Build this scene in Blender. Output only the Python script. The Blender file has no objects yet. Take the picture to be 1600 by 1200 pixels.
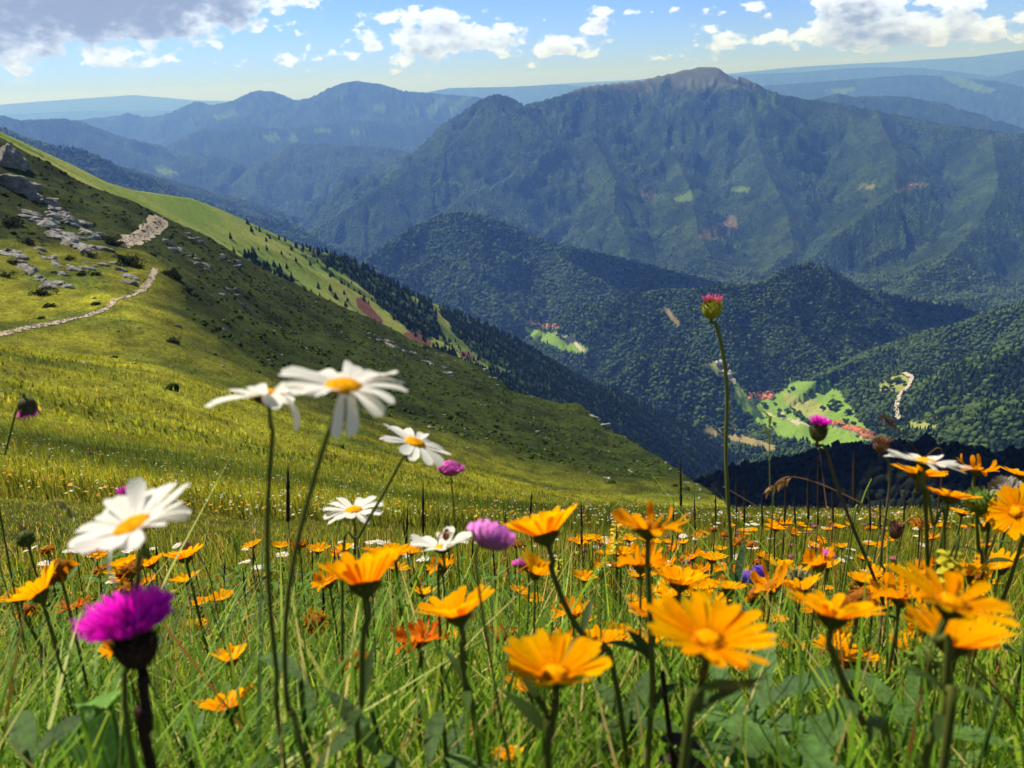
import bpy, math, random
import numpy as np
from mathutils import Vector, Matrix

# ------------------------------------------------------------------ camera, sky, sun
R = math.radians
PITCH, ROLL, FPX = R(21.3), R(2.6), 1209.0
sc = bpy.context.scene
_f = np.array([0, math.cos(PITCH), -math.sin(PITCH)])
_u0 = np.array([0, math.sin(PITCH), math.cos(PITCH)])
_r0 = np.array([1.0, 0, 0])
_up = math.cos(ROLL)*_u0 + math.sin(ROLL)*_r0
_rt = math.cos(ROLL)*_r0 - math.sin(ROLL)*_u0
cam = bpy.data.cameras.new('camera')
cam.sensor_width = 36.0
cam.lens = FPX/1600*36
cam.clip_start = 0.02
cam.clip_end = 200000
cam.dof.use_dof = True
cam.dof.focus_distance = 2.6
cam.dof.aperture_fstop = cam.lens*1e-3/0.0027
camo = bpy.data.objects.new('camera', cam)
sc.collection.objects.link(camo)
camo.matrix_world = Matrix(((_rt[0], _up[0], -_f[0], 0), (_rt[1], _up[1], -_f[1], 0), (_rt[2], _up[2], -_f[2], 0), (0, 0, 0, 1)))
sc.camera = camo

SUN_EL, SUN_AZ = R(51), R(-52)          # azimuth measured from +Y towards +X
SUN = Vector((math.sin(SUN_AZ)*math.cos(SUN_EL), math.cos(SUN_AZ)*math.cos(SUN_EL), math.sin(SUN_EL)))
sl = bpy.data.lights.new('sun', 'SUN'); sl.energy = 5.0; sl.angle = R(0.5); sl.color = (1.0, 0.93, 0.80)
so = bpy.data.objects.new('sun', sl); sc.collection.objects.link(so)
so.rotation_euler = SUN.to_track_quat('Z', 'Y').to_euler()

sc.view_settings.view_transform = 'Standard'
sc.view_settings.look = 'None'
sc.view_settings.gamma = 1.0
sc.view_settings.use_curve_mapping = False
sc.view_settings.exposure = 0.62
sc.render.engine = 'CYCLES'
sc.cycles.use_denoising = True
sc.cycles.max_bounces = 6
sc.cycles.diffuse_bounces = 2
sc.cycles.glossy_bounces = 2
sc.cycles.transmission_bounces = 3
sc.cycles.transparent_max_bounces = 6
sc.cycles.volume_bounces = 0
sc.cycles.use_adaptive_sampling = True
sc.cycles.adaptive_threshold = 0.015
sc.cycles.caustics_reflective = False
sc.cycles.caustics_refractive = False


def pix_dir(u, v):
    """direction (world) of a pixel of the 1600x1200 frame"""
    a = (np.asarray(u, float)-800)/FPX; b = -(np.asarray(v, float)-600)/FPX
    d = _f + a[..., None]*_rt + b[..., None]*_up
    return d/np.linalg.norm(d, axis=-1, keepdims=True)


def pix_azel(u, v):
    d = pix_dir(u, v)
    return np.arctan2(d[..., 0], d[..., 1]), d[..., 2]/np.hypot(d[..., 0], d[..., 1])   # azimuth, tan(elevation)


def project(x, y, z):
    p = np.stack([x, y, z], -1)
    w = p@_f
    w = np.where(w > 1e-6, w, 1e-6)
    return 800+FPX*(p@_rt)/w, 600-FPX*(p@_up)/w


class NT:
    """small helper to write node trees"""
    def __init__(s, nt):
        s.nt = nt
        s.out = next((n for n in nt.nodes if 'Output' in n.bl_idname), None)
    def n(s, kind, **kw):
        nd = s.nt.nodes.new(kind)
        for k, v in kw.items():
            setattr(nd, k, v)
        return nd
    def link(s, a, b):
        s.nt.links.new(a, b)
    def put(s, sock, v):
        if hasattr(v, 'links') or hasattr(v, 'is_linked'):
            s.link(v, sock)
        elif v is not None:
            sock.default_value = v
    def math(s, op, a, b=None, c=None, clamp=False):
        nd = s.n('ShaderNodeMath', operation=op); nd.use_clamp = clamp
        for i, v in enumerate((a, b, c)):
            if v is not None:
                s.put(nd.inputs[i], v)
        return nd.outputs[0]
    def mix(s, f, a, b, mode='MIX'):
        nd = s.n('ShaderNodeMix', data_type='RGBA', blend_type=mode)
        s.put(nd.inputs[0], f); s.put(nd.inputs[6], a); s.put(nd.inputs[7], b)
        return nd.outputs[2]
    def noise(s, vec, scale, detail=4, rough=0.55, out=0, dist=0.0):
        nd = s.n('ShaderNodeTexNoise'); nd.inputs['Scale'].default_value = scale
        nd.inputs['Detail'].default_value = detail; nd.inputs['Roughness'].default_value = rough
        nd.inputs['Distortion'].default_value = dist
        if vec is not None: s.link(vec, nd.inputs['Vector'])
        return nd.outputs[out]
    def ramp(s, f, a, b, to=(0.0, 1.0)):
        nd = s.n('ShaderNodeMapRange', interpolation_type='SMOOTHSTEP')
        s.put(nd.inputs[0], f); s.put(nd.inputs[1], a); s.put(nd.inputs[2], b)
        nd.inputs[3].default_value, nd.inputs[4].default_value = to
        return nd.outputs[0]


world = bpy.data.worlds.new('World'); sc.world = world; world.use_nodes = True
wt = NT(world.node_tree)
bg = world.node_tree.nodes['Background']
SKY_STRENGTH = 0.065
bg.inputs[1].default_value = SKY_STRENGTH
sky = wt.n('ShaderNodeTexSky', sky_type='NISHITA'); sky.sun_disc = False
sky.sun_elevation = SUN_EL; sky.sun_rotation = SUN_AZ; sky.altitude = 1800; sky.air_density = 1.0; sky.dust_density = 0.6; sky.ozone_density = 2.5
tc = wt.n('ShaderNodeTexCoord')
sep = wt.n('ShaderNodeSeparateXYZ'); wt.link(tc.outputs['Generated'], sep.inputs[0])
X_, Y_, Z_ = sep.outputs
AZ = wt.math('ARCTAN2', X_, Y_)
EL = wt.math('ARCSINE', Z_)
DEG = 57.29578
azd = wt.math('MULTIPLY', AZ, DEG); eld = wt.math('MULTIPLY', EL, DEG)
# clouds: (u, v, half width px, half height px, weight)
CL = [(150, -25, 300, 85, 1.1), (0, 35, 150, 62, .85), (380, -10, 150, 45, .65), (190, 85, 100, 32, .62), (330, 100, 90, 32, .36),
      (10, 130, 60, 26, .35), (655, 28, 120, 22, .66), (700, 62, 180, 32, .76), (560, 78, 130, 24, .45), (650, 100, 90, 22, .48),
      (860, 75, 120, 30, .64), (465, 90, 60, 30, .48), (780, 30, 38, 18, .45), (935, 40, 36, 20, .72), (936, 18, 30, 12, .6), (1120, 66, 60, 26, .66),
      (1230, 60, 110, 26, .5), (1340, 22, 90, 50, .85), (1400, 48, 160, 34, .8), (1490, 40, 48, 32, .75), (1560, 45, 120, 26, .66),
      (1500, 0, 130, 24, .5), (1060, 15, 200, 9, .5), (1180, 18, 170, 18, .42), (1050, 88, 90, 16, .38)]


def cloud_field(daz, de, nz):
    """weight field sampled a little aside (degrees)"""
    tot = None
    a_ = wt.math('ADD', azd, daz) if daz else azd
    e_ = wt.math('ADD', eld, de) if de else eld
    for (u, v, wu, wv, wgt) in CL:
        az, te = pix_azel(u, v); el = math.degrees(math.atan(float(te))); az = math.degrees(float(az))
        k = 0.0445
        dx = wt.math('MULTIPLY', wt.math('SUBTRACT', a_, az), 1/(wu*k*0.95))
        dy = wt.math('MULTIPLY', wt.math('SUBTRACT', e_, el), 1/(wv*k))
        r2 = wt.math('ADD', wt.math('MULTIPLY', dx, dx), wt.math('MULTIPLY', dy, dy))
        g = wt.math('MULTIPLY', wt.math('POWER', 2.71828, wt.math('MULTIPLY', r2, -0.9)), wgt)
        tot = g if tot is None else wt.math('MAXIMUM', tot, g)
    comb = wt.n('ShaderNodeCombineXYZ')
    wt.link(wt.math('MULTIPLY', a_, 0.62), comb.inputs[0]); wt.link(e_, comb.inputs[1])
    n1 = wt.noise(comb.outputs[0], 0.8, 10, 0.63, dist=0.15)
    n2 = wt.n('ShaderNodeTexVoronoi'); n2.feature = 'SMOOTH_F1'; n2.inputs['Scale'].default_value = 1.25; n2.inputs['Detail'].default_value = 2.5
    n2.inputs['Smoothness'].default_value = 0.6
    wt.link(comb.outputs[0], n2.inputs['Vector'])
    nn = wt.math('ADD', wt.math('MULTIPLY', wt.math('SUBTRACT', n1, 0.5), 2.1), wt.math('MULTIPLY', wt.math('SUBTRACT', 0.42, n2.outputs[0]), 0.75))
    return wt.math('ADD', wt.math('SUBTRACT', tot, 0.245), wt.math('MULTIPLY', nn, 0.5)), tot


d0, t0 = cloud_field(0, 0, None)
d1, t1 = cloud_field(-0.25, 0.75, None)      # towards the sun
alpha = wt.math('MULTIPLY', wt.ramp(d0, 0.0, 0.15), wt.ramp(t0, 0.10, 0.30))
thick = wt.ramp(wt.math('ADD', wt.math('MULTIPLY', d1, 0.8), wt.math('MULTIPLY', d0, 0.35)), 0.02, 0.62)
ccol = wt.mix(thick, (10.2, 11.6, 14.6, 1), (3.2, 4.0, 6.0, 1))
veil = wt.math('MULTIPLY', wt.ramp(eld, 4.2, -0.3), 0.46)
vn = wt.math('MULTIPLY', wt.ramp(wt.noise(tc.outputs['Generated'], 3.0, 5, 0.6), 0.4, 0.75), 0.22)
skyt = wt.mix(1.0, sky.outputs[0], (.74, .98, 1.72, 1), 'MULTIPLY')
base = wt.mix(wt.math('ADD', veil, vn, clamp=True), skyt, (4.5, 7.0, 14.5, 1))
wt.link(wt.mix(alpha, base, ccol), bg.inputs[0])
# the cloudbanks stand low over the horizon; above them the plain sky
bg2 = wt.n('ShaderNodeBackground'); bg2.inputs[1].default_value = SKY_STRENGTH; wt.link(sky.outputs[0], bg2.inputs[0])
band = wt.math('MULTIPLY', wt.ramp(eld, 14.0, 11.0), wt.ramp(wt.math('ABSOLUTE', azd), 60.0, 50.0))
mixs = wt.n('ShaderNodeMixShader'); wt.link(band, mixs.inputs[0]); wt.link(bg2.outputs[0], mixs.inputs[1]); wt.link(bg.outputs[0], mixs.inputs[2])
wt.link(mixs.outputs[0], world.node_tree.nodes['World Output'].inputs[0])
world.cycles.sampling_method = 'MANUAL'
world.cycles.sample_map_resolution = 1024

# ------------------------------------------------------------------ noise
rng = np.random.default_rng(7)
random.seed(7)
_G = rng.normal(size=(256, 256, 2)); _G /= np.linalg.norm(_G, axis=-1, keepdims=True)


def perlin(x, y):
    xi = np.floor(x).astype(np.int64); yi = np.floor(y).astype(np.int64)
    fx = x-xi; fy = y-yi
    u = fx*fx*fx*(fx*(fx*6-15)+10); v = fy*fy*fy*(fy*(fy*6-15)+10)
    def g(i, j, dx, dy):
        a = _G[(xi+i) & 255, (yi+j) & 255]
        return a[..., 0]*dx+a[..., 1]*dy
    a = g(0, 0, fx, fy); b = g(1, 0, fx-1, fy); c = g(0, 1, fx, fy-1); d = g(1, 1, fx-1, fy-1)
    return ((a+(b-a)*u)*(1-v)+(c+(d-c)*u)*v)*1.5


def fbm(x, y, o=4, g=0.5):
    s = 0; a = 1.0; t = 0
    for i in range(o):
        s = s+a*perlin(x*2**i+17.3*i, y*2**i-9.1*i); t += a; a *= g
    return s/t


def sstep(x, a, b):
    t = np.clip((x-a)/(b-a), 0, 1)
    return t*t*(3-2*t)
# ------------------------------------------------------------------ terrain (z = 0 is the eye height; the hillside meadow lies 0.6 m below)
def W(u, v, r):
    az, te = pix_azel(u, v)
    return (r*math.sin(az), r*math.cos(az), r*float(te))


# near hillside: control points (u, v, r)
NC = [(0, 800, 5), (400, 835, 5), (800, 850, 5), (1200, 845, 5), (1600, 850, 5), (2000, 840, 5), (-400, 780, 5),
      (0, 715, 12), (400, 765, 12), (800, 808, 12), (1200, 822, 12), (1600, 826, 12), (2000, 820, 12), (-400, 660, 12),
      (0, 610, 30), (350, 690, 30), (700, 760, 30), (1000, 802, 30), (1200, 816, 30), (1600, 826, 30), (-400, 520, 30),
      (0, 545, 62), (220, 575, 62), (450, 655, 62), (700, 725, 62), (950, 778, 62), (1120, 800, 62), (-400, 420, 62),
      (0, 492, 100), (240, 500, 100), (450, 585, 105), (700, 668, 110), (950, 740, 110), (-400, 330, 100),
      (0, 400, 135), (240, 425, 130), (450, 520, 150), (700, 610, 165), (-400, 250, 135)]
CREST = [(-500, -40, 200), (-300, 70, 200), (-100, 170, 200), (19, 224, 195), (75, 255, 195), (120, 281, 195), (180, 304, 195), (225, 322, 198), (262, 341, 200),
         (319, 367, 205), (375, 401, 210), (431, 431, 215), (487, 457, 222), (544, 484, 228), (575, 495, 230), (639, 529, 235), (725, 562, 235),
         (755, 577, 232), (800, 611, 225), (875, 630, 215), (905, 632, 212), (924, 645, 205), (950, 671, 195), (987, 690, 182), (1032, 717, 160),
         (1075, 747, 128), (1112, 770, 90), (1150, 797, 55), (1190, 812, 28), (1300, 812, 21), (1400, 806, 19), (1500, 806, 18), (1700, 806, 18), (2100, 800, 18)]
cz = np.array([[float(q) for q in pix_azel(u, v)]+[r] for u, v, r in CREST])
pts, val = [], []
def addc(az, r, z):
    pts.append((az*2.2, math.log(r))); val.append((z+0.6)/r)
for azd_ in range(-60, 61, 15):
    for r in (0.3, 0.8, 1.8):
        a = R(azd_)
        addc(a, r, -0.6-r*(0.49*math.cos(a)+0.10*math.sin(a)))
for u, v, r in NC:
    a, te = pix_azel(u, v); addc(float(a), r, r*float(te))
for a, te, r in cz[::2]:
    addc(a, r, r*te)
pts = np.array(pts); val = np.array(val)
def tps(d):
    return np.where(d > 1e-9, d*d*np.log(d+1e-12), 0)
_D = np.hypot(pts[:, None, 0]-pts[None, :, 0], pts[:, None, 1]-pts[None, :, 1])
n_ = len(pts)
A_ = np.zeros((n_+3, n_+3)); A_[:n_, :n_] = tps(_D)+np.eye(n_)*0.002; A_[:n_, n_] = 1; A_[:n_, n_+1:] = pts; A_[n_, :n_] = 1; A_[n_+1:, :n_] = pts.T
_w = np.linalg.solve(A_, np.concatenate([val, [0, 0, 0]]))


def near_h(x, y, az, r):
    azc = np.clip(az, R(-75), R(75))
    lr = np.log(np.maximum(r, 0.25)); q0 = azc*2.2
    rc = np.interp(azc, cz[:, 0], cz[:, 2]); tc_ = np.interp(azc, cz[:, 0], cz[:, 1])
    rl = np.log(np.minimum(np.maximum(r, 0.25), rc))
    g = np.zeros_like(x)+_w[n_]+_w[n_+1]*q0+_w[n_+2]*rl
    for i in range(n_):
        g += _w[i]*tps(np.hypot(q0-pts[i, 0], rl-pts[i, 1]))
    z = g*np.minimum(r, rc)-0.6
    # meet the crest exactly, then fall away
    k = sstep(r/rc, 0.55, 1.0)
    gc = np.zeros_like(x)+_w[n_]+_w[n_+1]*q0+_w[n_+2]*np.log(rc)
    zc = tc_*rc
    gcv = gc.copy()
    for i in range(n_):
        gcv += _w[i]*tps(np.hypot(q0-pts[i, 0], np.log(rc)-pts[i, 1]))
    z = z+k*(zc-(gcv*rc-0.6))
    over = np.maximum(r-rc, 0)
    z = z-over*(0.72+0.5*np.minimum(over/60, 1))
    # relief
    z = z+np.minimum(r/60, 1)**1.3*(1-0.8*sstep(r/rc, 0.8, 1))*2.2*fbm(x/28, y/28, 4)+0.04*np.minimum(r/3, 1)*fbm(x/1.3, y/1.3, 3)
    z = z+sstep(r, 60, 120)*(0.9*np.abs(fbm(x/9+3, y/9, 3)))
    return z, over


# ridges: list of (u, v, r), front/back slope, gully wavelength, amplitude
RG = {
 'A': ([(-300, 172, 34000), (0, 163, 34000), (120, 154, 34000), (210, 148, 34000), (300, 156, 34000), (420, 160, 34000), (600, 148, 34000), (760, 140, 34000), (850, 132, 34000),
        (960, 126, 34000), (1060, 122, 34000), (1250, 104, 34000), (1400, 96, 34000), (1520, 88, 34000), (1600, 78, 34000), (1800, 84, 34000)], .22, 2600, 260, 4),
 'A2': ([(-300, 185, 27000), (0, 178, 27000), (120, 172, 27000), (300, 172, 27000), (460, 166, 27000)], .2, 2600, 200, 4),
 'B': ([(600, 156, 24000), (700, 137, 24000), (800, 135, 24000), (870, 131, 24000), (920, 134, 24000), (980, 126, 24000), (1040, 118, 24000), (1150, 116, 24000),
        (1250, 112, 24000), (1350, 104, 24000), (1440, 105, 24000), (1520, 114, 24000), (1560, 119, 24000), (1600, 108, 22000), (1750, 100, 22000)], .2, 1800, 240, 3),
 'C': ([(1120, 150, 16000), (1200, 133, 16000), (1330, 124, 16000), (1420, 117, 16000), (1480, 119, 16000), (1560, 127, 16000), (1650, 142, 16000), (1800, 150, 16000)], .2, 1300, 160, 3),
 'D': ([(-200, 200, 14500), (100, 190, 14500), (150, 184, 14500), (188, 180, 14500), (199, 175, 14500), (214, 181, 14500), (280, 176, 14300), (292, 162, 14200), (305, 157, 14200), (330, 163, 14000), (362, 158, 13500), (392, 143, 13000),
        (405, 140, 13000), (425, 142, 13000), (440, 150, 13000), (470, 157, 13000), (492, 154, 13000), (515, 136, 12500), (535, 127, 12500), (556, 124, 12500), (590, 128, 12500),
        (640, 141, 12500), (700, 145, 12500), (750, 150, 12500), (830, 185, 12500)], .33, 1100, 230, 2),
 'E': ([(-300, 150, 9000), (-100, 165, 9000), (0, 179, 9000), (22, 188, 9000), (45, 185, 9000), (100, 183, 9000), (125, 188, 9000), (160, 205, 9000), (200, 226, 9000), (245, 247, 9000), (300, 268, 8800)], .36, 800, 150, 2),
 'F': ([(225, 262, 10500), (262, 240, 10500), (300, 222, 10500), (318, 198, 10200), (345, 200, 10200), (380, 195, 10200), (450, 200, 10200), (525, 189, 10500), (600, 190, 10500), (690, 192, 10500), (800, 230, 10500)], .33, 800, 170, 2),
 'G': ([(190, 275, 8200), (255, 262, 8200), (295, 242, 8200), (335, 241, 8200), (390, 262, 8200), (430, 240, 8000), (460, 222, 8000), (500, 224, 7900), (600, 229, 7600), (660, 240, 7400)], .34, 620, 140, 2),
 'H': ([(-200, 130, 3800), (-60, 180, 4000), (0, 204, 4200), (60, 222, 4400), (120, 243, 4600), (200, 262, 4900), (270, 282, 5200), (340, 300, 5500), (420, 322, 5700)], .42, 450, 90, 1),
 'I': ([(540, 300, 5600), (600, 260, 5700), (650, 222, 5800), (700, 186, 5900), (740, 161, 6000), (765, 149, 6050), (778, 146, 6100), (795, 150, 6150), (820, 163, 6250), (870, 150, 6350), (920, 133, 6500),
        (960, 130, 6600), (1000, 125, 6700), (1050, 113, 6800), (1090, 104, 6850), (1118, 104, 6850), (1142, 116, 6850), (1170, 124, 6850), (1205, 143, 6800), (1240, 150, 6750),
        (1310, 160, 6700), (1370, 171, 6600), (1450, 188, 6500), (1550, 204, 6400), (1650, 212, 6300), (1850, 220, 6200)], .46, 560, 190, 1),
 'J': ([(1240, 165, 9500), (1280, 152, 9500), (1310, 145, 9500), (1335, 150, 9500), (1370, 148, 9500), (1420, 150, 9500), (1480, 161, 9500), (1540, 180, 9500), (1620, 205, 9500)], .4, 600, 120, 2),
 'K': ([(545, 425, 3080), (590, 390, 3170), (640, 356, 3250), (690, 333, 3300), (722, 329, 3300), (760, 334, 3300), (800, 351, 3300), (850, 375, 3250), (900, 386, 3210), (960, 400, 3170),
        (1020, 416, 3120), (1080, 430, 3120), (1130, 445, 3170), (1180, 475, 3250)], .62, 210, 85, 0),
 'L': ([(850, 507, 2560), (900, 482, 2450), (960, 464, 2400), (1040, 452, 2380), (1110, 448, 2350), (1150, 446, 2400), (1190, 441, 2450), (1230, 420, 2500), (1268, 411, 2550), (1300, 424, 2600),
        (1350, 450, 2700), (1420, 468, 2850), (1500, 478, 2950), (1560, 500, 3000)], .66, 170, 60, 0),
 'L2': ([(1160, 448, 2400), (1190, 480, 2350), (1230, 510, 2280), (1270, 540, 2220), (1310, 580, 2150)], .7, 150, 34, 0),
 'L3': ([(1090, 452, 2350), (1120, 490, 2250), (1140, 530, 2200), (1175, 555, 2180), (1205, 585, 2170)], .7, 140, 30, 0),
 'M1': ([(1270, 592, 2100), (1330, 565, 2150), (1400, 548, 2150), (1440, 536, 2150), (1490, 507, 2200), (1560, 488, 2250), (1640, 462, 2300), (1800, 420, 2350)], .5, 200, 36, 0),
 'M2': ([(1350, 672, 1700), (1400, 640, 1750), (1440, 612, 1780), (1500, 580, 1800), (1560, 556, 1750), (1640, 530, 1700), (1850, 480, 1650)], .5, 170, 30, 0),
 'M3': ([(1400, 720, 1400), (1480, 690, 1420), (1560, 650, 1350), (1680, 610, 1300), (1850, 580, 1250)], .5, 140, 22, 0),
 'S': ([(940, 610, 1900), (985, 575, 1950), (1010, 556, 2000), (1040, 545, 2000), (1070, 548, 2000), (1100, 562, 1980), (1125, 590, 1950), (1140, 625, 1900)], .75, 90, 22, 0),
 'R': ([(-400, 0, 430), (-150, 130, 440), (0, 205, 460), (60, 233, 480), (110, 256, 510), (165, 284, 550), (205, 296, 590), (240, 301, 630), (300, 310, 690), (345, 327, 740), (400, 352, 800), (470, 384, 860), (540, 402, 920),
        (600, 434, 980), (660, 466, 1040), (720, 492, 1100), (770, 512, 1160), (830, 545, 1230), (880, 578, 1290), (940, 603, 1380), (1000, 628, 1470), (1060, 655, 1560), (1130, 700, 1650)], .74, 130, 9, -1),
 'Q': ([(1010, 780, 520), (1090, 770, 520), (1150, 772, 470), (1200, 748, 420), (1250, 730, 400), (1290, 712, 390), (1330, 698, 380), (1400, 700, 370), (1460, 697, 360), (1520, 706, 350), (1600, 712, 340), (1750, 705, 330), (2000, 690, 320)], .62, 60, 7, -2),
}
# explicit spurs that run down from the big mountain towards the valley
RG['I1'] = ([(765, 152, 6050), (730, 200, 5700), (690, 240, 5450), (640, 262, 5300), (600, 283, 5150), (550, 320, 4950), (500, 350, 4800), (450, 375, 4700)], .5, 330, 100, 1)
RG['I2'] = ([(820, 165, 6200), (835, 230, 5600), (800, 275, 5200), (740, 300, 4900), (690, 330, 4650), (640, 360, 4450)], .5, 300, 90, 1)
RG['I3'] = ([(930, 140, 6500), (930, 220, 5800), (960, 280, 5200), (960, 330, 4800), (985, 380, 4400)], .48, 300, 90, 1)
RG['I4'] = ([(1040, 120, 6750), (1010, 200, 6100), (1060, 250, 5700), (1080, 300, 5100), (1090, 360, 4600), (1120, 420, 4150)], .48, 300, 90, 1)
RG['I5'] = ([(1170, 130, 6850), (1180, 210, 6000), (1200, 270, 5400), (1230, 330, 4900), (1240, 390, 4400), (1200, 425, 4150)], .48, 320, 90, 1)
RG['I6'] = ([(1370, 175, 6550), (1400, 240, 5700), (1400, 300, 5100), (1330, 350, 4650), (1270, 400, 4300)], .46, 320, 90, 1)
RG['I7'] = ([(1550, 210, 6350), (1560, 290, 5300), (1530, 350, 4700), (1470, 410, 4200), (1420, 450, 3900)], .46, 300, 90, 1)
RG['K1'] = ([(690, 335, 3290), (720, 390, 3080), (740, 430, 2920), (780, 480, 2720)], .66, 130, 40, 0)
RG['K2'] = ([(850, 377, 3250), (900, 420, 3030), (960, 450, 2900)], .66, 130, 36, 0)


def floor_h(x, y, r):
    f = -880-110*sstep(r, 2200, 3800)-40*sstep(r, 4500, 9000)+sstep(r, 700, 1500)*14*fbm(x/300, y/300, 3)
    return f+0.0*x


def terrain(x, y):
    r = np.hypot(x, y); az = np.arctan2(x, y)
    z = floor_h(x, y, r); lay = np.zeros(x.shape, np.int8)        # 0 floor
    wx = fbm(x/420, y/420, 3); wy = fbm(x/420+40, y/420-11, 3)
    w2 = fbm(x/90+5, y/90+8, 3)
    for k, (name, (P, s, lam, amp, _)) in enumerate(RG.items()):
        P3 = np.array([W(*p) for p in P])
        zmax = P3[:, 2].max(); rad = (zmax+1050)/s*1.05+200
        lo = P3[:, :2].min(0)-rad; hi = P3[:, :2].max(0)+rad
        m = (x > lo[0]) & (x < hi[0]) & (y > lo[1]) & (y < hi[1])
        if name in ('R', 'Q'): m &= r > 150
        idx = np.nonzero(m)
        if not len(idx[0]): continue
        xs, ys = x[idx], y[idx]
        best = np.full(xs.shape, -1e9); bt = np.zeros_like(xs); bd = np.zeros_like(xs); bs = np.zeros_like(xs)
        T = 0.0
        for i in range(len(P3)-1):
            a, b = P3[i], P3[i+1]; dx, dy = b[0]-a[0], b[1]-a[1]; L2 = dx*dx+dy*dy; L = math.sqrt(L2)
            t = np.clip(((xs-a[0])*dx+(ys-a[1])*dy)/L2, 0, 1)
            qx = xs-a[0]-t*dx; qy = ys-a[1]-t*dy
            d = np.hypot(qx, qy)
            h = a[2]+(b[2]-a[2])*t-s*d
            mm = h > best
            best = np.where(mm, h, best); bt = np.where(mm, T+t*L, bt); bd = np.where(mm, d, bd); bs = np.where(mm, np.sign(dx*qy-dy*qx), bs)
            T += L
        warp = wx[idx]*lam*0.9+w2[idx]*min(lam*0.25, 60)
        tt = (bt+warp)/lam; dd = bd/(lam*2.6)+k*7.7+bs*31.0
        g = 1-np.abs(perlin(tt, dd))*2.0
        g2 = 1-np.abs(perlin(tt*2.3+9, dd*2.0+4))*2.0
        g3 = 1-np.abs(perlin(tt*5.1+2, dd*3.2+1))*2.0
        up = 1-np.exp(-bd/(lam*0.9))
        rel = (g-0.8)*0.62*up+(g2-0.8)*0.34*up+(g3-0.8)*0.12*np.minimum(bd/(lam*0.25), 1)
        sc_w = lam/1.1; qx_, qy_ = xs/sc_w+.5*wx[idx], ys/sc_w+.5*wy[idx]; rw = 0; wt_ = 1.0; am = 1.0
        for o_ in range(4):
            rv = 1-np.abs(perlin(qx_*2.1**o_+3.3*k+o_*7, qy_*2.1**o_-1.7*k))*2.2
            rv = np.clip(rv, 0, 1)**1.5*wt_; rw = rw+rv*am; wt_ = np.clip(rv*1.6+.15, 0, 1); am *= .5
        rel = rel+(rw-1.0)*(.62 if lam < 400 else .42)*(1-np.exp(-bd/(lam*1.7)))
        prof = s*bd*0.16*np.sin(np.minimum(bd/((zmax+1000)/s), 1)*math.pi)       # slightly hollow flanks
        h = best+amp*rel*1.0-prof
        zc = z[idx]
        kk = 0.12*lam+1
        hh = np.clip(0.5+0.5*(h-zc)/kk, 0, 1)
        zn = zc*(1-hh)+h*hh+kk*hh*(1-hh)*0.6
        far = bd < 1e9
        z[idx] = np.where(h > zc-kk, zn, zc)
        l = lay[idx]; lay[idx] = np.where(h > zc, k+1, l)
    mid = sstep(r, 900, 1500)
    z = z+mid*(9*fbm(x/120+8, y/120, 4))
    zn, over = near_h(x, y, az, r)
    m = zn > z
    z = np.where(m, zn, z); lay = np.where(m, 100, lay)
    return z, lay


def radii():
    out = [0.22]
    while out[-1] < 46000:
        r = out[-1]
        q = 0.014 if r < 45 else 0.0075 if r < 260 else 0.0048 if r < 8000 else 0.009
        out.append(r*(1+q))
    return np.array(out)
RR = radii()
AZS = np.concatenate([np.radians(np.linspace(-180, -44, 50)[:-1]), np.radians(np.linspace(-44, 44, 1180)), np.radians(np.linspace(44, 180, 50)[1:-1])])
LR = np.log(RR)
AG, RGd = np.meshgrid(AZS, RR, indexing='ij')
GX = RGd*np.sin(AG); GY = RGd*np.cos(AG)
GZ, GL = terrain(GX, GY)
GT = GZ/RGd
RUN = np.maximum.accumulate(GT, axis=1)
VIS = GT >= RUN-1e-9
LAYN = {n: k+1 for k, n in enumerate(RG)}


def _ix(x, y):
    az = np.arctan2(x, y); r = np.hypot(x, y)
    fa = np.interp(az, AZS, np.arange(len(AZS))); fr = np.interp(np.log(np.maximum(r, RR[0])), LR, np.arange(len(RR)))
    return fa, fr


def hz(x, y, arr=None):
    arr = GZ if arr is None else arr
    fa, fr = _ix(np.asarray(x, float), np.asarray(y, float))
    i = np.minimum(fa.astype(int), len(AZS)-2); j = np.minimum(fr.astype(int), len(RR)-2)
    a = fa-i; b = fr-j
    return (arr[i, j]*(1-a)+arr[i+1, j]*a)*(1-b)+(arr[i, j+1]*(1-a)+arr[i+1, j+1]*a)*b


def near_ix(arr, x, y):
    fa, fr = _ix(np.asarray(x, float), np.asarray(y, float))
    return arr[np.rint(fa).astype(int), np.rint(fr).astype(int)]


def hit(u, v, rmin=0.3):
    """first ground point seen along a pixel's direction, beyond rmin"""
    az, te = pix_azel(u, v); az = float(az); te = float(te)
    fa = np.interp(az, AZS, np.arange(len(AZS))); i = int(fa); a = fa-i
    prof = (GT[i]*(1-a)+GT[min(i+1, len(AZS)-1)]*a)
    j0 = int(np.searchsorted(RR, rmin))
    k = np.nonzero(prof[j0:] >= te)[0]
    if not len(k): return None
    j = j0+k[0]
    if j == j0: r = RR[j]
    else:
        p, q = prof[j-1], prof[j]; t = (te-p)/(q-p+1e-12); r = RR[j-1]*(1-t)+RR[j]*t
    return (r*math.sin(az), r*math.cos(az), r*te, r)


def inpoly(u, v, poly):
    c = np.zeros(u.shape, bool); n = len(poly); j = n-1
    for i in range(n):
        xi, yi = poly[i]; xj, yj = poly[j]
        c ^= ((yi > v) != (yj > v)) & (u < (xj-xi)*(v-yi)/(yj-yi+1e-9)+xi)
        j = i
    return c


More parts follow.
